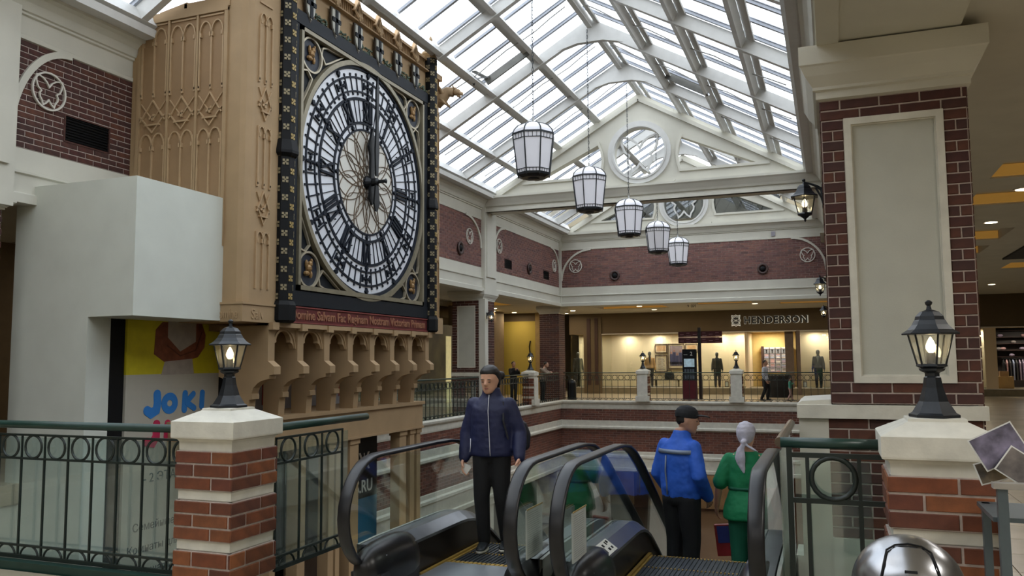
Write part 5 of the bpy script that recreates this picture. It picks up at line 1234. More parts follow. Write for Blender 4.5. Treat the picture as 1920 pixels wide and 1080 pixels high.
    def trousers(s, mt_, k=1.0, vox=.011, top=.575, hipw=.1):
        m = M(); s.torso(m, [(.475, .07, .055, .008), (.50, hipw * .97, .068, .008), (.53, hipw, .07, .008), (top, hipw * .86, .058, .003)])
        for n in 'LR': s.limb(m, ['th' + n, 'kn' + n, 'an' + n], [.062 * k, .046 * k, .036 * k])
        return s.put(m, 'trousers', mt_, vox, 5)
def folds(o, st=.006, sc_=9., seed=0):
    tx = bpy.data.textures.get('fold_noise') or bpy.data.textures.new('fold_noise', 'CLOUDS'); tx.noise_scale = .08; tx.noise_depth = 3
    d = o.modifiers.new('folds', 'DISPLACE'); d.texture = tx; d.strength = st * S; d.mid_level = .5; d.texture_coords = 'LOCAL'; return o

# woman in navy quilted jacket
NAVYJ = mat('navy_quilted_nylon', '#151b40', .6, var=.15, scale=6, bump=.3, bscale=30); BLKC = mat('black_cloth', '#0b0b0d', .85, var=.2)
wn_ = Fig('person', 'woman in navy quilted jacket with white zip, looking down on the left escalator', -2.52, 6.12, F0 + .008, 1.435, .12, pose=dict(elR=(-.145, .02, .63), wrR=(-.152, -.015, .49), elL=(.152, .02, .635), wrL=(.168, -.05, .50), anR=(-.045, .0, .05), anL=(.065, .06, .05), knL=(.055, .0, .285)), head_rz=-.12, head_tilt=.2, wide=1.06)
b = wn_.body(SKIN)
m = M(); rows = []
for i in range(31):
    f = i / 30; z = .505 + f * .315; w_ = .116 - .004 * math.sin(f * 3.1) - .008 * f - .040 * max(0, f - .84) / .16; d_ = .078 + .006 * math.sin(f * 3) - (.024 * max(0, f - .8) / .2); rr = .0028 * abs(math.sin(f * PI * 9)); rows.append((z, w_ + rr, d_ + rr, .0))
wn_.torso(m, rows + [(.832, .058, .050, .0), (.845, .050, .049, -.002), (.868, .048, .049, -.004), (.880, .045, .047, -.004)], 26)
for n in 'LR': wn_.limb(m, ['sh' + n, 'el' + n, wn_.J['wr' + n] + Vector((0, 0, .008))], [.042, .042, .034])
jk = folds(wn_.put(m, 'jacket', NAVYJ, .0085, 12), .012)
m = M(); H_ = wn_.H; m.tube([wn_.P((.003 + .012 * (1 - f) ** 1, -.088 - .006 * math.sin(f * 2.4) + (.030 * max(0, f - .75) / .25), .515 + .325 * f)) for f in [i / 12 for i in range(13)]], .0035, 5); wn_.put(m, 'zip', mat('white_zip', '#c9c9cf', .4), None, parent=jk)
m = M(); m.tube([wn_.P(q) for q in ((-.112, -.03, .60), (-.108, -.045, .56), (-.11, -.05, .53))], .003, 5); wn_.put(m, 'pocket_zip', mat('white_zip', '#c9c9cf', .4), None, parent=jk)
wn_.trousers(BLKC, .98, hipw=.098); wn_.shoes(mat('dark_trainer', '#101519', .5), mat('pale_sole', '#b9b5a8', .6))
m = M(); h = wn_.J['head']; Xh = lambda x, y, z: wn_.P((h.x + x, h.y + y, h.z + z)); m.loft([(Xh(0, y, z), (w_ * H_, 0, 0), (0, d_ * H_, 0)) for z, w_, d_, y in ((-.055, .034, .018, .046), (-.035, .050, .028, .036), (-.010, .0565, .040, .026), (.012, .0575, .046, .024), (.028, .056, .052, .019), (.044, .053, .062, .010), (.060, .044, .055, .008), (.074, .029, .038, .008), (.081, .005, .008, .01))], 18); m.ball(Xh(.045, .058, .01), (.026 * H_, .026 * H_, .026 * H_), 10, 6)
wn_.xf(m, 0); wn_.put(m, 'hair', HAIR, .006, 3)
m = M(); m.tube([wn_.P(q) for q in ((.075, .07, .70), (.08, .03, .82), (.075, -.035, .80), (.085, -.07, .70), (.11, -.06, .60))], .012, 6); m.loft([(wn_.P((.13, .075, z)), (w_ * H_, 0, 0), (0, .03 * H_, 0)) for z, w_ in ((.53, .05), (.55, .07), (.62, .075), (.68, .05), (.70, .02))], 14)
bg = thing('shoulder_bag', 'black shoulder bag behind the arm of the woman in navy', 'bag', (-2.4, 6.2, .9)); bg.location = wn_.t.location; bg.rotation_euler = wn_.t.rotation_euler
me = m.mesh('bag_body', smooth=True); me.materials.append(mat('bag_black', '#14151f', .6)); o = bpy.data.objects.new('bag_body', me); col.objects.link(o); o.parent = bg; remesh(o, .008, 4)
pc = thing('paper_slip', 'small white folded paper in the hand of the woman in navy', 'paper', (0, 0, 0)); pc.location = wn_.t.location; pc.rotation_euler = wn_.t.rotation_euler
m = M(); q = wn_.J['wrR'] + Vector((.015, -.03, -.055)); c = Vector(wn_.P(q)); m.cbox((0, 0, 0), (.055, .002, .085), Matrix.Translation(c) @ Matrix.Rotation(.45, 4, 'Y') @ Matrix.Rotation(.3, 4, 'Z')); m.cbox((0, 0, 0), (.05, .002, .08), Matrix.Translation(c + Vector((.004, -.004, -.004))) @ Matrix.Rotation(.62, 4, 'Y')); me = m.mesh('sheet'); me.materials.append(PAPER); o = bpy.data.objects.new('sheet', me); col.objects.link(o); o.parent = pc

# man in blue work jacket, seen from behind, head turned right
BLUEJ = mat('blue_work_cloth', '#1f55b8', .7, var=.12, scale=5, bump=.15, bscale=40); GREYS = mat('reflective_grey', '#6f7c90', .45, .2)
mn = Fig('person', 'man in blue work jacket and black cap going down the right escalator', -1.235, 7.24, -.372, 1.565, math.radians(152), pose=dict(elR=(-.15, .035, .635), wrR=(-.13, -.06, .52), elL=(.142, .02, .63), wrL=(.12, -.07, .51), neck=(0, -.012, .845), head=(0, -.04, .932)), head_rz=math.radians(-48), head_tilt=.12, wide=1.1)
mn.body(SKIN2)
m = M(); mn.torso(m, [(.50, .095, .07, 0), (.515, .105, .076, 0), (.56, .112, .082, .002), (.64, .112, .08, .004), (.72, .114, .08, .006), (.765, .112, .074, .006), (.797, .108, .062, .004), (.815, .080, .056, .003), (.832, .056, .048, .002), (.862, .043, .045, -.004), (.874, .042, .044, -.006)], 24)
for n in 'LR': mn.limb(m, ['sh' + n, 'el' + n, mn.J['wr' + n] + Vector((0, 0, .004))], [.041, .041, .034])
mj = folds(mn.put(m, 'jacket', BLUEJ, .0085, 12), .013)
def wrap(f, rows, name, mt_, parent, y0=1, a0=0., a1=PI, n=20):
    """strip that follows the outside of the torso; rows: (z, hw, hd, y)"""
    m = M(); vs = []
    for z, w_, d_, yy in rows:
        for k in range(n + 1):
            a = a0 + (a1 - a0) * k / n; c = f.J['waist'].lerp(f.J['chest'], (z - .62) / .12); vs.append(f.P((c.x + w_ * f.W * math.cos(a), c.y + yy + d_ * math.sin(a), z)))
    fs = [(i * (n + 1) + k, i * (n + 1) + k + 1, (i + 1) * (n + 1) + k + 1, (i + 1) * (n + 1) + k) for i in range(len(rows) - 1) for k in range(n)]; m.add(vs, fs); o = f.put(m, name, mt_, None, parent=parent); q = o.modifiers.new('t', 'SOLIDIFY'); q.thickness = .004 * S; return o
wrap(mn, [(.774, .113, .079, .006), (.752, .117, .083, .006)], 'reflective_band', GREYS, mj, a0=.25, a1=PI - .25)
m = M(); m.tube([mn.P(q) for q in ((.03, .086, .74), (.035, .088, .66), (.03, .084, .58), (.03, .082, .53))], .007, 6); mn.put(m, 'back_seam', GREYS, None, parent=mj)
mn.trousers(mat('black_trousers', '#0d0d12', .8, var=.2), 1.08, hipw=.098); mn.shoes(BLACK, BLACK)
h = mn.J['head']; H_ = mn.H; Xm = lambda x, y, z: mn.P((h.x + x, h.y + y, h.z + z))
m = M(); m.loft([(Xm(0, .008, z), (w_ * H_, 0, 0), (0, d_ * H_, 0)) for z, w_, d_ in ((-.030, .036, .044), (-.012, .0465, .056), (.02, .049, .059))], 16); mn.xf(m, 0); mn.put(m, 'hair', HAIR, .007, 2); 
m = M(); m.loft([(Xm(0, .008, z), (w_ * H_, 0, 0), (0, d_ * H_, 0)) for z, w_, d_ in ((.012, .052, .064), (.035, .053, .065), (.055, .046, .058), (.072, .03, .04), (.08, .006, .008))], 18); m.loft([(Xm(0, -.045, .028), (.036 * H_, 0, 0), (0, 0, .006 * H_)), (Xm(0, -.075, .032), (.042 * H_, 0, 0), (0, 0, .005 * H_)), (Xm(0, -.105, .03), (.034 * H_, 0, 0), (0, 0, .004 * H_)), (Xm(0, -.118, .027), (.018 * H_, 0, 0), (0, 0, .003 * H_))], 12); mn.xf(m, 0); mn.put(m, 'cap', mat('cap_black', '#0c0e12', .8), .0055, 2)

# woman in green scrubs with pale headscarf, back view
GREEN = mat('green_scrubs', '#0f7a4c', .75, var=.12, scale=5, bump=.15, bscale=40); GREEN2 = mat('green_trousers', '#0e5c44', .75, var=.12, scale=5); SCARF = mat('pale_scarf', '#b9b6c2', .75, var=.14, scale=18, bump=.3, bscale=30)
gw = Fig('person', 'woman in green tunic and pale grey headscarf on the right escalator', -.695, 7.33, -.372, 1.435, math.radians(186), pose=dict(elR=(-.14, .0, .65), wrR=(-.14, -.05, .52), elL=(.16, .01, .635), wrL=(.178, -.06, .50)), head_rz=math.radians(-12), wide=1.12)
gw.body(SKIN)
m = M(); gw.torso(m, [(.44, .125, .092, .01), (.455, .130, .098, .01), (.50, .126, .098, .01), (.56, .11, .082, .005), (.61, .094, .068, .002), (.625, .093, .067, .002), (.68, .103, .072, 0), (.745, .106, .07, 0), (.775, .102, .062, .001), (.80, .088, .055, .002), (.82, .068, .046, .003), (.838, .045, .038, .004)], 26)
for n in 'LR': gw.limb(m, ['sh' + n, gw.J['el' + n].lerp(gw.J['sh' + n], .12)], [.040, .047])
gj = folds(gw.put(m, 'tunic', GREEN, .0085, 10), .014)
m = M(); gw.torso(m, [(.612, .098, .072, .002), (.628, .098, .072, .002)], 26); gw.put(m, 'waist_seam', GREEN2, None, parent=gj)
gw.trousers(GREEN2, 1.15, hipw=.1); gw.shoes(PAPER, PAPER)
h = gw.J['head']; H_ = gw.H; Xg = lambda x, y, z: gw.P((h.x + x, h.y + y, h.z + z))
m = M(); m.loft([(Xg(0, y, z), (w_ * H_, 0, 0), (0, d_ * H_, 0)) for z, w_, d_, y in ((-.045, .030, .022, .040), (-.03, .042, .034, .030), (-.005, .053, .054, .018), (.025, .056, .063, .012), (.05, .050, .058, .01), (.07, .034, .04, .01), (.079, .006, .008, .01))], 20)
m.ball(Xg(0, .072, -.035), (.022 * H_, .018 * H_, .016 * H_), 10, 6)
m.loft([(Xg(.0, .075, -.04), (.014 * H_, 0, 0), (0, .010 * H_, 0)), (Xg(-.012 + .03, .082, -.075), (.024 * H_, 0, 0), (0, .009 * H_, 0)), (Xg(.022, .086, -.13), (.032 * H_, 0, 0), (0, .009 * H_, 0)), (Xg(.012, .084, -.18), (.020 * H_, 0, 0), (0, .007 * H_, 0)), (Xg(.002, .084, -.215), (.004 * H_, 0, 0), (0, .004 * H_, 0))], 10)
m.loft([(Xg(-.005, .075, -.04), (.012 * H_, 0, 0), (0, .010 * H_, 0)), (Xg(-.035, .08, -.066), (.022 * H_, 0, .008), (0, .009 * H_, 0)), (Xg(-.062, .08, -.082), (.022 * H_, 0, .01), (0, .008 * H_, 0)), (Xg(-.082, .075, -.088), (.006 * H_, 0, 0), (0, .004 * H_, 0))], 10)
gw.xf(m, 0); folds(gw.put(m, 'headscarf', SCARF, .006, 2), .016)
rb = thing('red_package', 'red and blue package held by the woman in green', 'package', (-.9, 7.42, .06)); mx_ = Matrix.Translation((-.905, 7.42, .06)) @ Matrix.Rotation(-.1, 4, 'Y')
m = M(); m.cbox((0, 0, 0), (.14, .06, .26), mx_); m.build('package_body', mat('package_red', '#8e2226', .5, var=.25, scale=10), rb); m = M(); m.cbox((0, -.032, .05), (.10, .005, .14), mx_); m.build('blue_label', mat('package_blue', '#1e2d6e', .5, var=.2), rb)

# simpler far figures and mannequins
def far_fig(label, x, y, z, H, rz, top, legs, skin=SKIN2, hair=HAIR, cat='person', name='person', pose=None, group=None, coat=None, shirt=None, headless=False, tw=0.):
    f = Fig(name, label, x, y, z, H, rz, group, cat, pose=pose, wide=1.05); f.body(skin, hands=True, face=False, vox=.016)
    m = M(); zb = .46 if coat else .52
    f.torso(m, [(zb, .105, .07, 0), (.56, .1, .07, 0), (.62, .09, .062, 0), (.74, .106, .068, 0), (.785, .096, .058, 0), (.81, .072, .048, 0), (.835, .048, .04, 0)], 16)
    for n in 'LR': f.limb(m, ['sh' + n, 'el' + n, f.J['wr' + n] + Vector((0, 0, .01))], [.042, .036, .028])
    j = f.put(m, 'jacket', top, .016, 3)
    if shirt:
        m = M(); f_ = f; m.prism([(-.035, .84), (.035, .84), (.0, .62)], lambda a, b, u: f_.P((a, u, b)), -.076, -.06); f.put(m, 'shirt_front', shirt, None, parent=j)
    f.trousers(legs, 1.0, .016); f.shoes(BLACK, BLACK)
    if hair:
        m = M(); h = f.J['head']; X = lambda a, b_, c: f.P((h.x + a, h.y + b_, h.z + c)); m.loft([(X(0, .012, q), (w_ * H, 0, 0), (0, d_ * H, 0)) for q, w_, d_ in ((-.01, .046, .05), (.03, .05, .058), (.06, .04, .046), (.076, .008, .01))], 12); f.put(m, 'hair', hair, None)
    return f
MANQ = mat('grey_mannequin', '#55524e', .45, .2, var=.1)
mgroup = 'menswear shop mannequins'; MY = 36.45; PZ = .40
for x, y, H, top, shirt, lg, lb, rz_ in ((-10.75, MY, 1.56, mat('dark_suit', '#262624', .8), None, mat('dark_suit', '#262624', .8), 'mannequin in dark suit in the narrow window at far left', .5),
        (-7.45, MY, 1.56, mat('tan_jacket', '#b98a52', .8, var=.1), mat('black_shirt', '#1d1b19', .8), mat('dark_jeans', '#3a3230', .8), 'mannequin in tan jacket and dark trousers left of the framed pictures', .2),
        (-4.55, MY, 1.5, mat('charcoal_suit', '#3c3a38', .8), None, mat('charcoal_suit', '#3c3a38', .8), 'mannequin in charcoal suit just right of the direction post', .2),
        (-.48, MY, 1.56, mat('blue_grey_suit', '#4a4a58', .8), mat('light_shirt', '#9a9aa2', .8), mat('navy_trousers', '#2c2a34', .8), 'mannequin in blue-grey suit right of the shop entrance', -.1),
        (5.22, MY, 1.4, mat('charcoal_suit', '#3c3a38', .8), None, mat('charcoal_suit', '#3c3a38', .8), 'partly hidden mannequin at the edge of the big right pillar', .2)):
    far_fig(lb, x, y, PZ, H, rz_, top, lg, MANQ, None, 'mannequin', 'mannequin', group=mgroup, shirt=shirt)
far_fig('woman in white top and black trousers walking on the far gallery', -2.2, 31.0, F0, 1.44, 1.35, mat('white_top', '#b9bcc6', .8), BLKC, pose=dict(knL=(.05, -.08, .30), anL=(.05, -.03, .055), anR=(-.055, .09, .05), wrR=(-.13, -.06, .49)))
far_fig('small child in turquoise top running on the far gallery', -1.37, 31.0, F0, .84, 1.5, mat('turquoise_top', '#4f9e8c', .8), mat('pink_leggings', '#a98a84', .8), pose=dict(elL=(.16, -.05, .68), wrL=(.2, -.12, .72), anL=(.05, -.08, .055), anR=(-.055, .1, .05)))
far_fig('man in grey jacket leaning on the far left gallery railing', -9.92, 29.05, F0, 1.47, PI / 2, mat('grey_brown_jacket', '#8a7c6e', .8), BLKC, pose=dict(elL=(.10, -.15, .68), wrL=(.03, -.20, .70), elR=(-.10, -.15, .68), wrR=(-.03, -.20, .70), neck=(0, -.06, .83), chest=(0, -.03, .73), head=(0, -.10, .90)))
far_fig('person in black holding a phone on the far left gallery', -10.9, 28.6, F0, 1.45, .9, BLKC, BLKC, pose=dict(elL=(.13, -.06, .66), wrL=(.07, -.14, .76), elR=(-.13, -.06, .66), wrR=(-.05, -.14, .78)))

# ================================================================== FAR SHOP AND GALLERIES
ws = struct('wall_shop')
m = M(); m.box(-11.0, 9, YS, YS + .12, 2.75, 4.2); m.build('fascia', FASC, ws)
m = M(); m.box(-11.0, 9, YS - .02, YS + 2.6, F0, .38); m.build('display_plinth', mat('plinth_stone', '#7e745c', .6), ws)
m = M(); m.box(-11.0, 9, YS - .04, YS + .1, .38, .40); m.box(-9.5, 9, YS - .03, YS + .02, 2.72, 2.76); m.build('pale_trim', PALELINE, ws)
m = M(); m.box(-11.0, -3.3, YS + 1.5, YS + 1.6, .4, 2.75); m.box(-1.2, .6, YS + 1.5, YS + 1.6, .4, 2.75); m.box(.6, 5.9, YS + 1.5, YS + 1.6, .4, 2.75); m.box(-3.34, -3.24, YS + .1, YS + 2.4, .4, 2.75); m.build('display_back', STORE, ws)
m = M(); m.box(-11, 9, YS + .1, YS + 2.6, 2.76, 2.9); m.build('display_ceiling', STORE, ws)
m = M(); m.box(-3.3, -1.2, YS + 2.5, YS + 2.6, F0, 2.75); m.build('inner_wall', mat('inner_yellow', '#dcc382', .8, var=.04), ws)
for a, b in ((-10.32, -9.5), (-1.28, -1.14)): M().box(a, b, YS - .06, YS + .1, F0, 3.5 if a < -2 else 2.74).build('pilaster', FASC if a < -2 else mat('door_grey', '#6b5c50', .6), ws)
bc = mat('brown_column', '#3c2721', .7)
M().box(-10.16, -10.0, YS - .09, YS - .05, .5, 3.45).build('brown_strip', bc, ws); M().box(-9.80, -9.66, YS - .09, YS - .05, .5, 3.45).build('brown_strip', bc, ws)
M().box(-1.75, -1.42, YS + .3, YS + .5, .4, 2.75).build('door_pier', mat('door_grey', '#6b5c50', .6), ws); M().box(-1.32, -1.2, YS + .3, YS + .5, .4, 2.75).build('brown_strip', bc, ws)
for a, b in ((-10.95, -10.3), (-9.5, -6.4), (-6.4, -3.34), (-1.14, .6), (.6, 5.5)): M().box(a + .01, b - .01, YS - .005, YS + .005, .4, 2.74).build('window_pane', GLASS, ws)
m = M(); m.box(5.9, 9, YS + .4, YS + 2.4, .3, .4); m.build('shop_floor', FLOOR, ws); M().box(5.9, 9, YS + 2.3, YS + 2.4, .4, 2.75).build('dark_back', mat('dark_wood', '#241c18', .6, var=.3, scale=3), ws)
M().box(5.50, 5.90, YS + .0, YS + .1, .4, 2.74).build('white_return', STORE, ws)
# sign
sg = thing('shop_sign', 'long shop sign with crest in dark letters on brown fascia', 'sign', (-2.3, YS, 3.1)); SW = mat('sign_edge', '#c9c5b4', .4, emit=.5, ecol='#d8d4c4'); SB = mat('sign_face', '#15140f', .4)
text('HENDERSON', .40, SW, (-3.33, YS - .03, 3.08), RY, sg, ext=.008, off=.02, track=1.15, name='halo_lettering', fit=2.54); text('HENDERSON', .40, SB, (-3.32, YS - .07, 3.08), RY, sg, ext=.012, off=.013, track=1.15, fit=2.5)
cx_, cz_ = -3.66, 3.21; cr_ = [(cx_ + a, cz_ + b) for a, b in ((-.17, .22), (-.06, .19), (0, .24), (.06, .19), (.17, .22), (.15, .08), (.19, 0), (.15, -.08), (.17, -.22), (.06, -.19), (0, -.24), (-.06, -.19), (-.17, -.22), (-.15, -.08), (-.19, 0), (-.15, .08))]
fs_ = face_fn('y', YS - .01); m = M(); m.prism(cr_, fs_, .0, .03); m.build('crest_plate', SB, sg); ribbon2(cr_, .025, fs_, .03, .045, None, True).build('crest_outline', SW, sg); ribbon2([(cx_ + (a - cx_) * .72, cz_ + (b - cz_) * .72) for a, b in cr_], .018, fs_, .03, .045, None, True).build('crest_outline', SW, sg)
text('H', .17, SW, (cx_ - .06, YS - .05, cz_ - .06), RY, sg, ext=.006, off=.003)
# framed pictures
def picture(x0, x1, z0, z1, label, kind):
    t = thing('framed_picture', label, 'picture', ((x0 + x1) / 2, YS + 1.45, z0), 'framed pictures in the shop window'); y = YS + 1.44; e = .03
    m = M()
    for a in ((x0, x1, z0, z0 + e), (x0, x1, z1 - e, z1), (x0, x0 + e, z0, z1), (x1 - e, x1, z0, z1)): m.box(a[0], a[1], y - .04, y + .04, a[2], a[3])
    m.build('frame', mat('frame_brown', '#4b3428', .5), t); M().box(x0 + e, x1 - e, y - .0, y + .02, z0 + e, z1 - e).build('mount', mat('picture_mount', '#cdb99a', .7), t); w = x1 - x0; h = z1 - z0
    if kind == 'men':
        M().box(x0 + .09, x1 - .09, y - .01, y, z0 + .12, z1 - .1).build('photo_ground', mat('photo_pale', '#7c6a6c', .7, var=.2, scale=6), t); m = M(); s2 = M()
        for i, (a, b) in enumerate(((.2, .70), (.38, .78), (.56, .64), (.76, .76))):
            cx0 = x0 + a * w; m.box(cx0 - .065, cx0 + .065, y - .016, y - .01, z0 + .2, z0 + (b - .12) * h); m.box(cx0 - .06, cx0 - .01, y - .016, y - .01, z0 + .14, z0 + .3); m.box(cx0 + .012, cx0 + .06, y - .016, y - .01, z0 + .14, z0 + .3); s2.ball((cx0, y - .014, z0 + (b - .06) * h), (.035, .006, .05), 8, 6)
        stuff(m.build('printed_suits', mat('photo_navy', '#29294a', .7), t)); stuff(s2.build('printed_faces', mat('photo_skin', '#8a5a48', .7), t))
    elif kind == 'text':
        m = M()
        for k in range(9): m.box(x0 + .1, x1 - .1 - (k % 3) * .04, y - .008, y, z0 + .1 + k * (h - .2) / 9, z0 + .125 + k * (h - .2) / 9)
        stuff(m.build('printed_lines', mat('photo_grey', '#7f7472', .7), t))
    else: M().box(x0 + .07, x1 - .07, y - .01, y, z0 + .08, z1 - .08).build('photo_ground', mat('photo_tan', '#a57d55', .7, var=.25, scale=8), t)
picture(-7.4, -6.87, 1.9, 2.3, 'small framed tan picture, upper left of the big group photograph', 'tan'); picture(-7.4, -6.87, 1.05, 1.8, 'framed text picture below the small tan one', 'text')
picture(-6.82, -6.08, 1.19, 2.3, 'large framed photograph of men in suits in the shop window', 'men'); picture(-6.03, -5.5, 1.9, 2.3, 'small framed tan picture half hidden by the info totem', 'tan')
# plinth bench with bag, small cards
t = thing('display_bench', 'low wooden bench with a black bag in the shop window', 'bench', (-6.9, YS + 1.0, .4)); M().box(-7.4, -6.2, YS + .8, YS + 1.2, .68, .72).build('bench_top', mat('bench_wood', '#6d5a30', .6), t)
for x in (-7.3, -6.3): M().box(x - .03, x + .03, YS + .9, YS + 1.1, .4, .68).build('leg', mat('bench_wood', '#6d5a30', .6), t)
t = thing('display_bag', 'black leather bag on the shop window bench', 'bag', (-6.7, YS + 1, .72)); m = M(); m.loft([((-6.7, YS + 1, z), (w_, 0, 0), (0, .1, 0)) for z, w_ in ((.722, .2), (.8, .22), (.98, .2), (1.04, .12))], 12); m.build('bag_body', BLKC, t); M().tube([(-6.82, YS + 1, 1.0), (-6.78, YS + 1, 1.12), (-6.62, YS + 1, 1.12), (-6.58, YS + 1, 1.0)], .012, 6).build('handle', BLKC, t)
for x, lb in ((-5.75, 'small framed price card standing left of the direction post'), (-4.15, 'small framed price card right of the direction post'), (-1.02, 'small framed price card by the shop entrance'), (5.62, 'small square framed card in the far right shop window')):
    t = thing('price_card', lb, 'card', (x, YS + .3, .4), 'small cards on the shop plinth'); M().box(x - .08, x + .08, YS + .28, YS + .30, .42, .66).build('card_frame', mat('frame_brown', '#4b3428', .5), t); M().box(x - .055, x + .055, YS + .27, YS + .28, .45, .63).build('card_face', PAPER, t)
# shirt shelves inside the entrance
t = thing('shirt_shelf', 'lit white shelving full of folded shirts inside the shop', 'shelf', (-2.3, YS + 2.3, F0)); m = M(); y0 = YS + 2.2
for k in range(6): m.box(-2.75, -1.78, y0, y0 + .25, 1.0 + k * .205, 1.02 + k * .205)
for k in range(5): m.box(-2.75 + k * .2425 - .008, -2.75 + k * .2425 + .008, y0, y0 + .25, .98, 2.1)
m.box(-2.85, -2.75, y0, y0 + .25, F0, 2.15); m.box(-1.78, -1.6, y0, y0 + .25, F0, 2.15); m.build('shelf_frame', bc, t); M().box(-2.75, -1.78, y0 + .25, y0 + .27, 1.0, 2.1).build('lit_back', mat('lit_back', '#e8e0d0', .6, emit=.5), t)
sc_cols = [mat('shirt_' + n, c, .8) for n, c in (('white', '#cfc8c4'), ('pink', '#b58f8e'), ('blue', '#8d96ae'), ('grey', '#8b8480'), ('lilac', '#9b8ca0'))]
sme_ = M().box(-.085, .085, -.09, .09, 0, .05).mesh('folded_shirt')
for r in range(4):
    for c in range(4):
        for q in range(3):
            me = sme_.copy() if False else None
            k = random.randrange(5); key = 'fs%d' % k
            if key not in KIDS: mm_ = sme_.copy(); mm_.materials.append(sc_cols[k]); KIDS[key] = mm_
            o = link('folded_shirt', KIDS[key], t, (-2.63 + c * .2425, y0 + .11, 1.022 + r * .205 + q * .054))
for c in range(4):
    x = -2.63 + c * .2425; m = M(); m.box(x - .02, x + .02, y0 + .08, y0 + .11, 1.845, 2.0); m.prism([(-.05, 2.0), (.05, 2.0), (.02, 1.96), (-.02, 1.96)], lambda a, b, u: (x + a, u, b), y0 + .08, y0 + .1); m.build('tie_stand', BLACK, t)
t = thing('draped_table', 'black draped display table at the shop entrance', 'table', (-1.9, 33.8, F0)); m = M(); m.lathe([(.5, F0), (.52, .5), (.48, .92), (.47, .95), (.1, .955)], 20, (-1.9, 33.8, 0)); m.build('tablecloth', BLKC, t); m = M()
for k in range(7): m.ball((-2.25 + k * .12, 33.75 + .1 * (k % 2), .985), (.07, .06, .03), 8, 4)
stuff(m.build('folded_goods', mat('green_cloth', '#2e4034', .8, var=.3), t))
# clothes racks in the far right shop
t = thing('clothes_rack', 'rack of hanging dark shirts inside the far right shop', 'clothes rack', (6.9, YS + 1.6, .4)); M().tube([(6.3, YS + 1.5, 1.55), (8.5, YS + 1.5, 1.55)], .015, 6).build('rail', BLACK, t)
for i in range(16):
    x = 6.35 + i * .11; m = M(); m.prism([(-.16, 1.36), (0, 1.5), (.16, 1.36), (.17, .7), (-.17, .7)], lambda a, b, u: (u, YS + 1.5 + a, b), x - .02, x + .02); m.build('hanging_shirt', random.choice(sc_cols[1:] + [BLKC, mat('charcoal_suit', '#3c3a38', .8)]), t)
t = thing('display_box', 'pale wooden display box inside the far right shop', 'display box', (6.2, YS + .8, .4)); M().box(5.98, 6.5, YS + .5, YS + 1.0, .4, .86).build('box_body', mat('pale_wood', '#b89a66', .6, var=.08), t); M().box(6.06, 6.36, YS + .6, YS + .9, .865, 1.06).build('box_top', mat('pale_wood2', '#a58a66', .6), t)
t = thing('wall_shelf', 'dark shelves with hats inside the far right shop', 'shelf', (7, YS + 2.2, .4))
for k in range(5): M().box(5.95, 8.6, YS + 1.95, YS + 2.3, 1.6 + k * .26, 1.62 + k * .26).build('shelf_board', bc, t)
for i in range(14):
    k = i % 4; x = 6.1 + (i * .37) % 2.3; M().ball((x, YS + 2.08, 1.68 + k * .26), (.1, .09, .06), 8, 5).build('folded_goods', random.choice(sc_cols), t)
# direction post and info totem
t = thing('direction_post', 'red finger signs on a dark post before the shop', 'signpost', (-4.56, 31.5, F0)); SR = mat('sign_red', '#4a1218', .5, var=.06); PK = mat('sign_ink', '#b0808a', .6)
M().box(-4.61, -4.50, 31.45, 31.56, F0, 2.78).build('post', mat('post_brown', '#1e1414', .4), t)
for i, (x0, x1) in enumerate(((-5.33, -4.61), (-4.50, -3.72))):
    for j, (z0, z1) in enumerate(((2.44, 2.64), (2.20, 2.40))):
        p_ = M().box(x0, x1, 31.47, 31.54, z0, z1).build('sign_board', SR, t); m = M()
        for k in range(3):
            for q in range(3): 
                if (k + q + i) % 2: m.box(x0 + .06 + q * .24, x0 + .06 + q * .24 + .16 - .02 * k, 31.466, 31.47, z0 + .03 + k * .05, z0 + .045 + k * .05)
        stuff(m.build('small_lettering', PK, p_))
m = M(); m.box(-5.33, -3.72, 31.48, 31.53, 2.405, 2.435); m.build('divider', PK, t)
t = thing('info_totem', 'tall dark red info totem with the number 2 and a screen', 'info totem', (-4.85, 31.2, F0)); M().box(-5.14, -4.64, 31.1, 31.3, F0, .82).build('red_base', mat('totem_red', '#4f1620', .35), t); M().box(-5.14, -4.64, 31.1, 31.3, .82, 1.97).build('black_head', BLACK, t)
text('2', .2, PAPER, (-4.86, 31.095, 1.74), RY, t, ext=.003); M().box(-5.09, -4.95, 31.09, 31.1, 1.76, 1.775).build('white_line', PAPER, t)
M().box(-5.08, -4.7, 31.085, 31.1, 1.32, 1.62).build('screen', mat('screen_glow', '#8fa9b8', .3, var=.5, scale=5, emit=.5, ecol='#8fa2a8'), t); m = M()
for a in range(4):
    for b in range(2): m.box(-5.07 + a * .095, -5.0 + a * .095, 31.085, 31.1, .88 + b * .2, 1.04 + b * .2)
stuff(m.build('menu_tiles', mat('tile_grey', '#4d5760', .4), t))
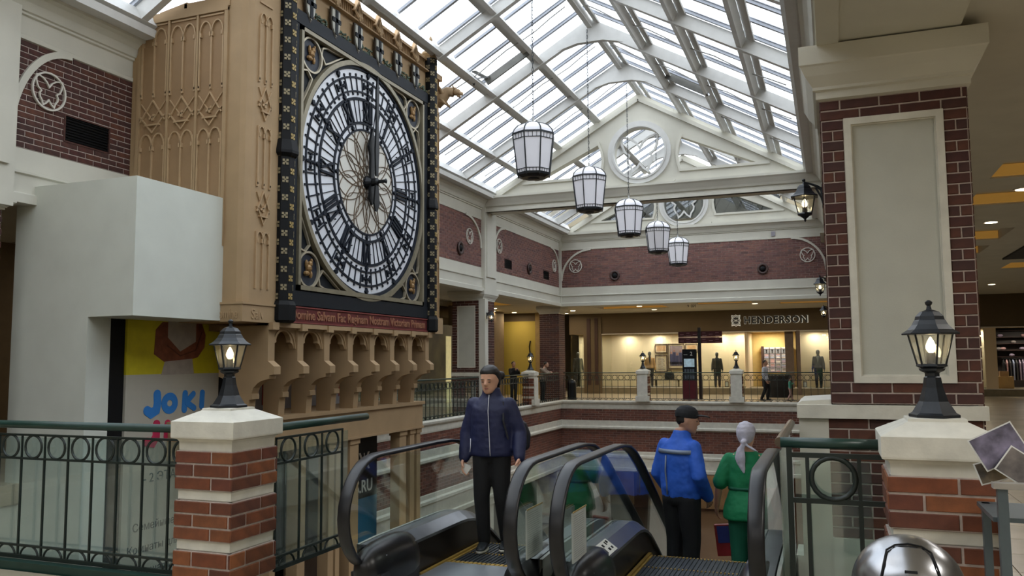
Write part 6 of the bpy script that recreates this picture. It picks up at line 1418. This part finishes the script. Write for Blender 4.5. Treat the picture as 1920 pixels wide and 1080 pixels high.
# domed bins on the far gallery and the near steel bin
def bin_(label, x, y, z, r, h, dark=False):
    t = thing('domed_bin', label, 'bin', (x, y, z), 'domed litter bins'); mt_ = mat('dark_bin', '#26282b', .3, .5) if dark else STEEL
    m = M(); m.lathe([(r, 0), (r, h - r * .9)], 32, (x, y, z)); m.build('bin_body', mt_, t, smooth=False); m = M(); m.lathe([(r * 1.02, h - r * .9)] + [(r * 1.02 * math.cos(a), h - r * .9 + r * 1.0 * math.sin(a)) for a in [PI / 2 * k / 12 for k in range(1, 12)]] + [(.002, h + r * .1)], 40, (x, y, z)); m.build('dome_lid', mt_, t, smooth=True)
    if not dark:
        def onp(a, e, o=1.03): return (x + r * 1.02 * o * math.cos(e) * math.sin(a), y - r * 1.02 * o * math.cos(e) * math.cos(a), z + h - r * .9 + r * o * math.sin(e))
        out = [onp(-.55, .0)] + [onp(-.55, e) for e in (.3, .6)] + [onp(-.62, .9), onp(-.45, 1.05), onp(0, 1.12), onp(.45, 1.05), onp(.62, .9)] + [onp(.55, e) for e in (.6, .3)] + [onp(.55, .0)]
        m = M(); m.tube(out, .0035, 6); m.build('flap_seam', BLACK, t)
        m = M(); nn = 9; vs = [onp(-.5 + i / nn, .05 + j * .98 / 6, 1.012) for j in range(7) for i in range(nn + 1)]; m.add(vs, [(j * 10 + i, j * 10 + i + 1, j * 10 + i + 11, j * 10 + i + 10) for j in range(6) for i in range(nn)]); m.build('flap', STEEL, t, smooth=True)
        pv = []
        for a_, b_ in ((-.12, .55), (.12, .55), (.12, .5), (-.12, .5)): pv.append(onp(a_, b_, 1.02))
        m = M(); m.quad(*pv); m.build('push_slot', BLACK, t)
bin_('brushed steel domed litter bin at the bottom right', .215, 3.15, F0, .175, .865)
bin_('dark domed bin on the left far gallery before the brick pillar', -10.05, 28.2, F0, .17, .75, True); bin_('dark domed bin at the inner corner of the far gallery', -9.2, 30.35, F0, .17, .75, True)
# display stand with photographs at the right edge
t = thing('photo_stand', 'grey metal stand at the right edge under leaning photographs', 'stand', (.9, 4.3, F0)); SM = mat('stand_grey', '#5f6b70', .4, .5)
m = M(); m.box(.64, 1.5, 4.16, 4.22, 1.03, 1.055); m.build('top_rail', mat('stand_pale', '#9a958c', .5), t); M().box(.655, .695, 4.17, 4.21, F0, 1.03).build('leg', SM, t); M().box(1.45, 1.49, 4.17, 4.21, F0, 1.03).build('leg', SM, t); M().box(.655, .69, 4.6, 4.64, F0, .9).build('leg', SM, t); m = M(); m.box(.64, 1.5, 4.22, 4.66, .88, .9); m.build('tray', SM, t)
PH = [mat('photo_print_a', '#1b1a22', .35, scale=9, c2='#9189a2'), mat('photo_print_b', '#15141a', .35, scale=9, c2='#7d746e'), mat('photo_print_c', '#1a1715', .35, scale=11, c2='#8f7a58')]
def photo(cx, cy_, cz, w, h, ang, tilt, k, label):
    t = thing('photo_print', label, 'photograph', (cx, cy_, cz), 'photographs on the right-hand stand'); mx = Matrix.Translation((cx, cy_, cz)) @ Matrix.Rotation(tilt, 4, 'X') @ Matrix.Rotation(ang, 4, 'Y')
    m = M(); m.cbox((0, 0, 0), (w, .004, h), mx); m.build('white_border', PAPER, t); m = M(); m.cbox((0, -.003, 0), (w - .012, .003, h - .012), mx); m.build('image', PH[k], t)
photo(.69, 4.30, 1.20, .20, .155, -.48, -.15, 0, 'tilted photograph leaning behind the right pier cap'); photo(.78, 4.26, 1.10, .2, .13, .62, -.2, 1, 'second dark photograph leaning under the tilted one'); photo(.68, 4.34, 1.09, .16, .10, -.3, -.2, 2, 'brown photograph half hidden by the right pier')
# left gallery: yellow-green wall, dark shop, benches
YG = mat('olive_yellow_wall', '#a89440', .8, var=.05, scale=.8)
w = struct('wall_gallery'); M().box(-14.4, -11.9, 34, 34.15, F0, 3.3).build('yellow_panel', YG, w); M().box(-14.6, -11.5, 34.15, 34.3, F0, 3.66).build('panel_surround', FASC, w); M().box(-11.9, -11.5, 33.9, 34.2, F0, 3.66).build('panel_edge', mat('gallery_tan', '#8a744a', .8), w)
m = M(); m.tube([(-12.15, 33.97, 2.45), (-12.2, 33.97, 2.2), (-12.18, 33.97, 1.95), (-12.05, 33.97, 1.87)], .025, 6); tag(m.build('wall_hook', BLACK), 'black curved handle on the olive yellow wall', 'handle')
M().box(-13.2, -13.0, -6, 24.3, F0, 3.66).box(-13.2, -13.0, 27.9, 33, F0, 3.66).box(-14.8, -14.7, 24, 28, F0, 3.66).build('shop_wall', mat('gallery_brown', '#6d5c42', .8, var=.08), w)
DKS = mat('dark_mural', '#2b2a22', .5, scale=1.1, c2='#6a6248'); M().box(-13.02, -12.98, 20.5, 27.8, F0, 2.9).build('mural', DKS, w); M().box(-13.0, -12.95, 27.2, 27.6, F0, 2.5).build('lit_strip', mat('lit_strip', '#d8cc96', .6, emit=.4), w)
# downlights and exit sign
def dl_(x, y, z, lb):
    t = thing('downlight', lb, 'downlight', (x, y, z), 'round ceiling downlights'); M().lathe([(.13, z - .012), (.13, z - .001)], 16, (x, y, 0)).build('trim_ring', PALELINE, t); M().lathe([(.10, z - .016), (.10, z - .013)], 16, (x, y, 0)).build('lens', SPOT, t)
DLS = [(-10.8, 34.9, 3.66, 'downlight at the left end of the far gallery'), (-9.95, 33.1, 3.66, 'downlight by the far corner pillar'), (-6.8, 31.5, 3.66, 'downlight above the far gallery left of centre'), (-6.7, 33.9, 3.66, 'downlight behind the one left of centre'), (-2.55, 32.0, 3.66, 'downlight above the shop sign'), (-12.6, 33.2, 3.66, 'downlight before the olive yellow wall'), (-12.3, 30.2, 3.66, 'downlight on the left gallery ceiling'), (-13.0, 31.8, 3.66, 'second downlight before the yellow wall'), (2.67, 13.55, 4.0, 'downlight at the right picture edge'), (2.76, 16.69, 4.0, 'downlight between the right gallery coffers'), (5.06, 31.1, 4.0, 'farthest downlight on the right gallery')]
for q in DLS: dl_(*q)
t = thing('hanging_sign', 'tiny dark hanging sign with figures before the far ceiling', 'sign', (-4.5, 29.8, 3.5)); text('↑ 0И', .14, BLACK, (-4.75, 29.92, 3.45), RY, t, ext=.004)
# gallery and shop lighting; gallery lamps are unseen fill added for brightness
for q in DLS[:8]: lamp('downlight_lamp', (q[0], q[1], q[2] - .05), 25, size=.2)
for x in (-8.6, -7.2, -5.8, -4.4, -3.6, -.6, .2, 5.7): lamp('shop_spot', (x, YS + 1.15, 2.7), 22, (1, .90, .78), .2)
lamp('shop_fill', (-6.4, YS + .5, 2.7), 60, (1, .9, .76), 5, .3); lamp('shop_strip', (-10.6, YS + .8, 2.7), 30, (1, .91, .74), .3); lamp('shop_inner', (-2.4, YS + 1.7, 2.7), 55, (1, .9, .7), .5); lamp('shop_right', (7.2, YS + 1, 2.7), 35, (1, .9, .74), .5)
for y, p in ((-2, 170), (2.5, 170), (7, 90), (11, 55), (15, 45), (19, 45), (24, 45), (29, 45)): lamp('gallery_fill_lamp', (3.6, y, 3.9), p * .8, (1, .96, .90), 1.2)  # added area fill along the right gallery, strongest near the camera
for x in (-7, -3, 0): lamp('gallery_fill_lamp', (x, -4.2, 3.6), 90, (.98, .98, 1), 1.2)  # added behind the camera to brighten the near soffit and pillar
for y in (12, 18, 24, 29): lamp('gallery_fill_lamp', (-11.3, y, 3.6), 26, (1, .88, .7), .8)
for x in (-8, -4, -1): lamp('gallery_fill_lamp', (x, 33, 3.6), 40, (1, .86, .66), .8)
for x, y in ((-6, 14), (-3, 22), (-7, 27)): lamp('lower_level_lamp', (x, y, -1.0), 35, (1, .9, .75), 1.5)
lamp('lower_gallery_lamp', (-4, 32, -.8), 70, (1, .88, .7), 2)
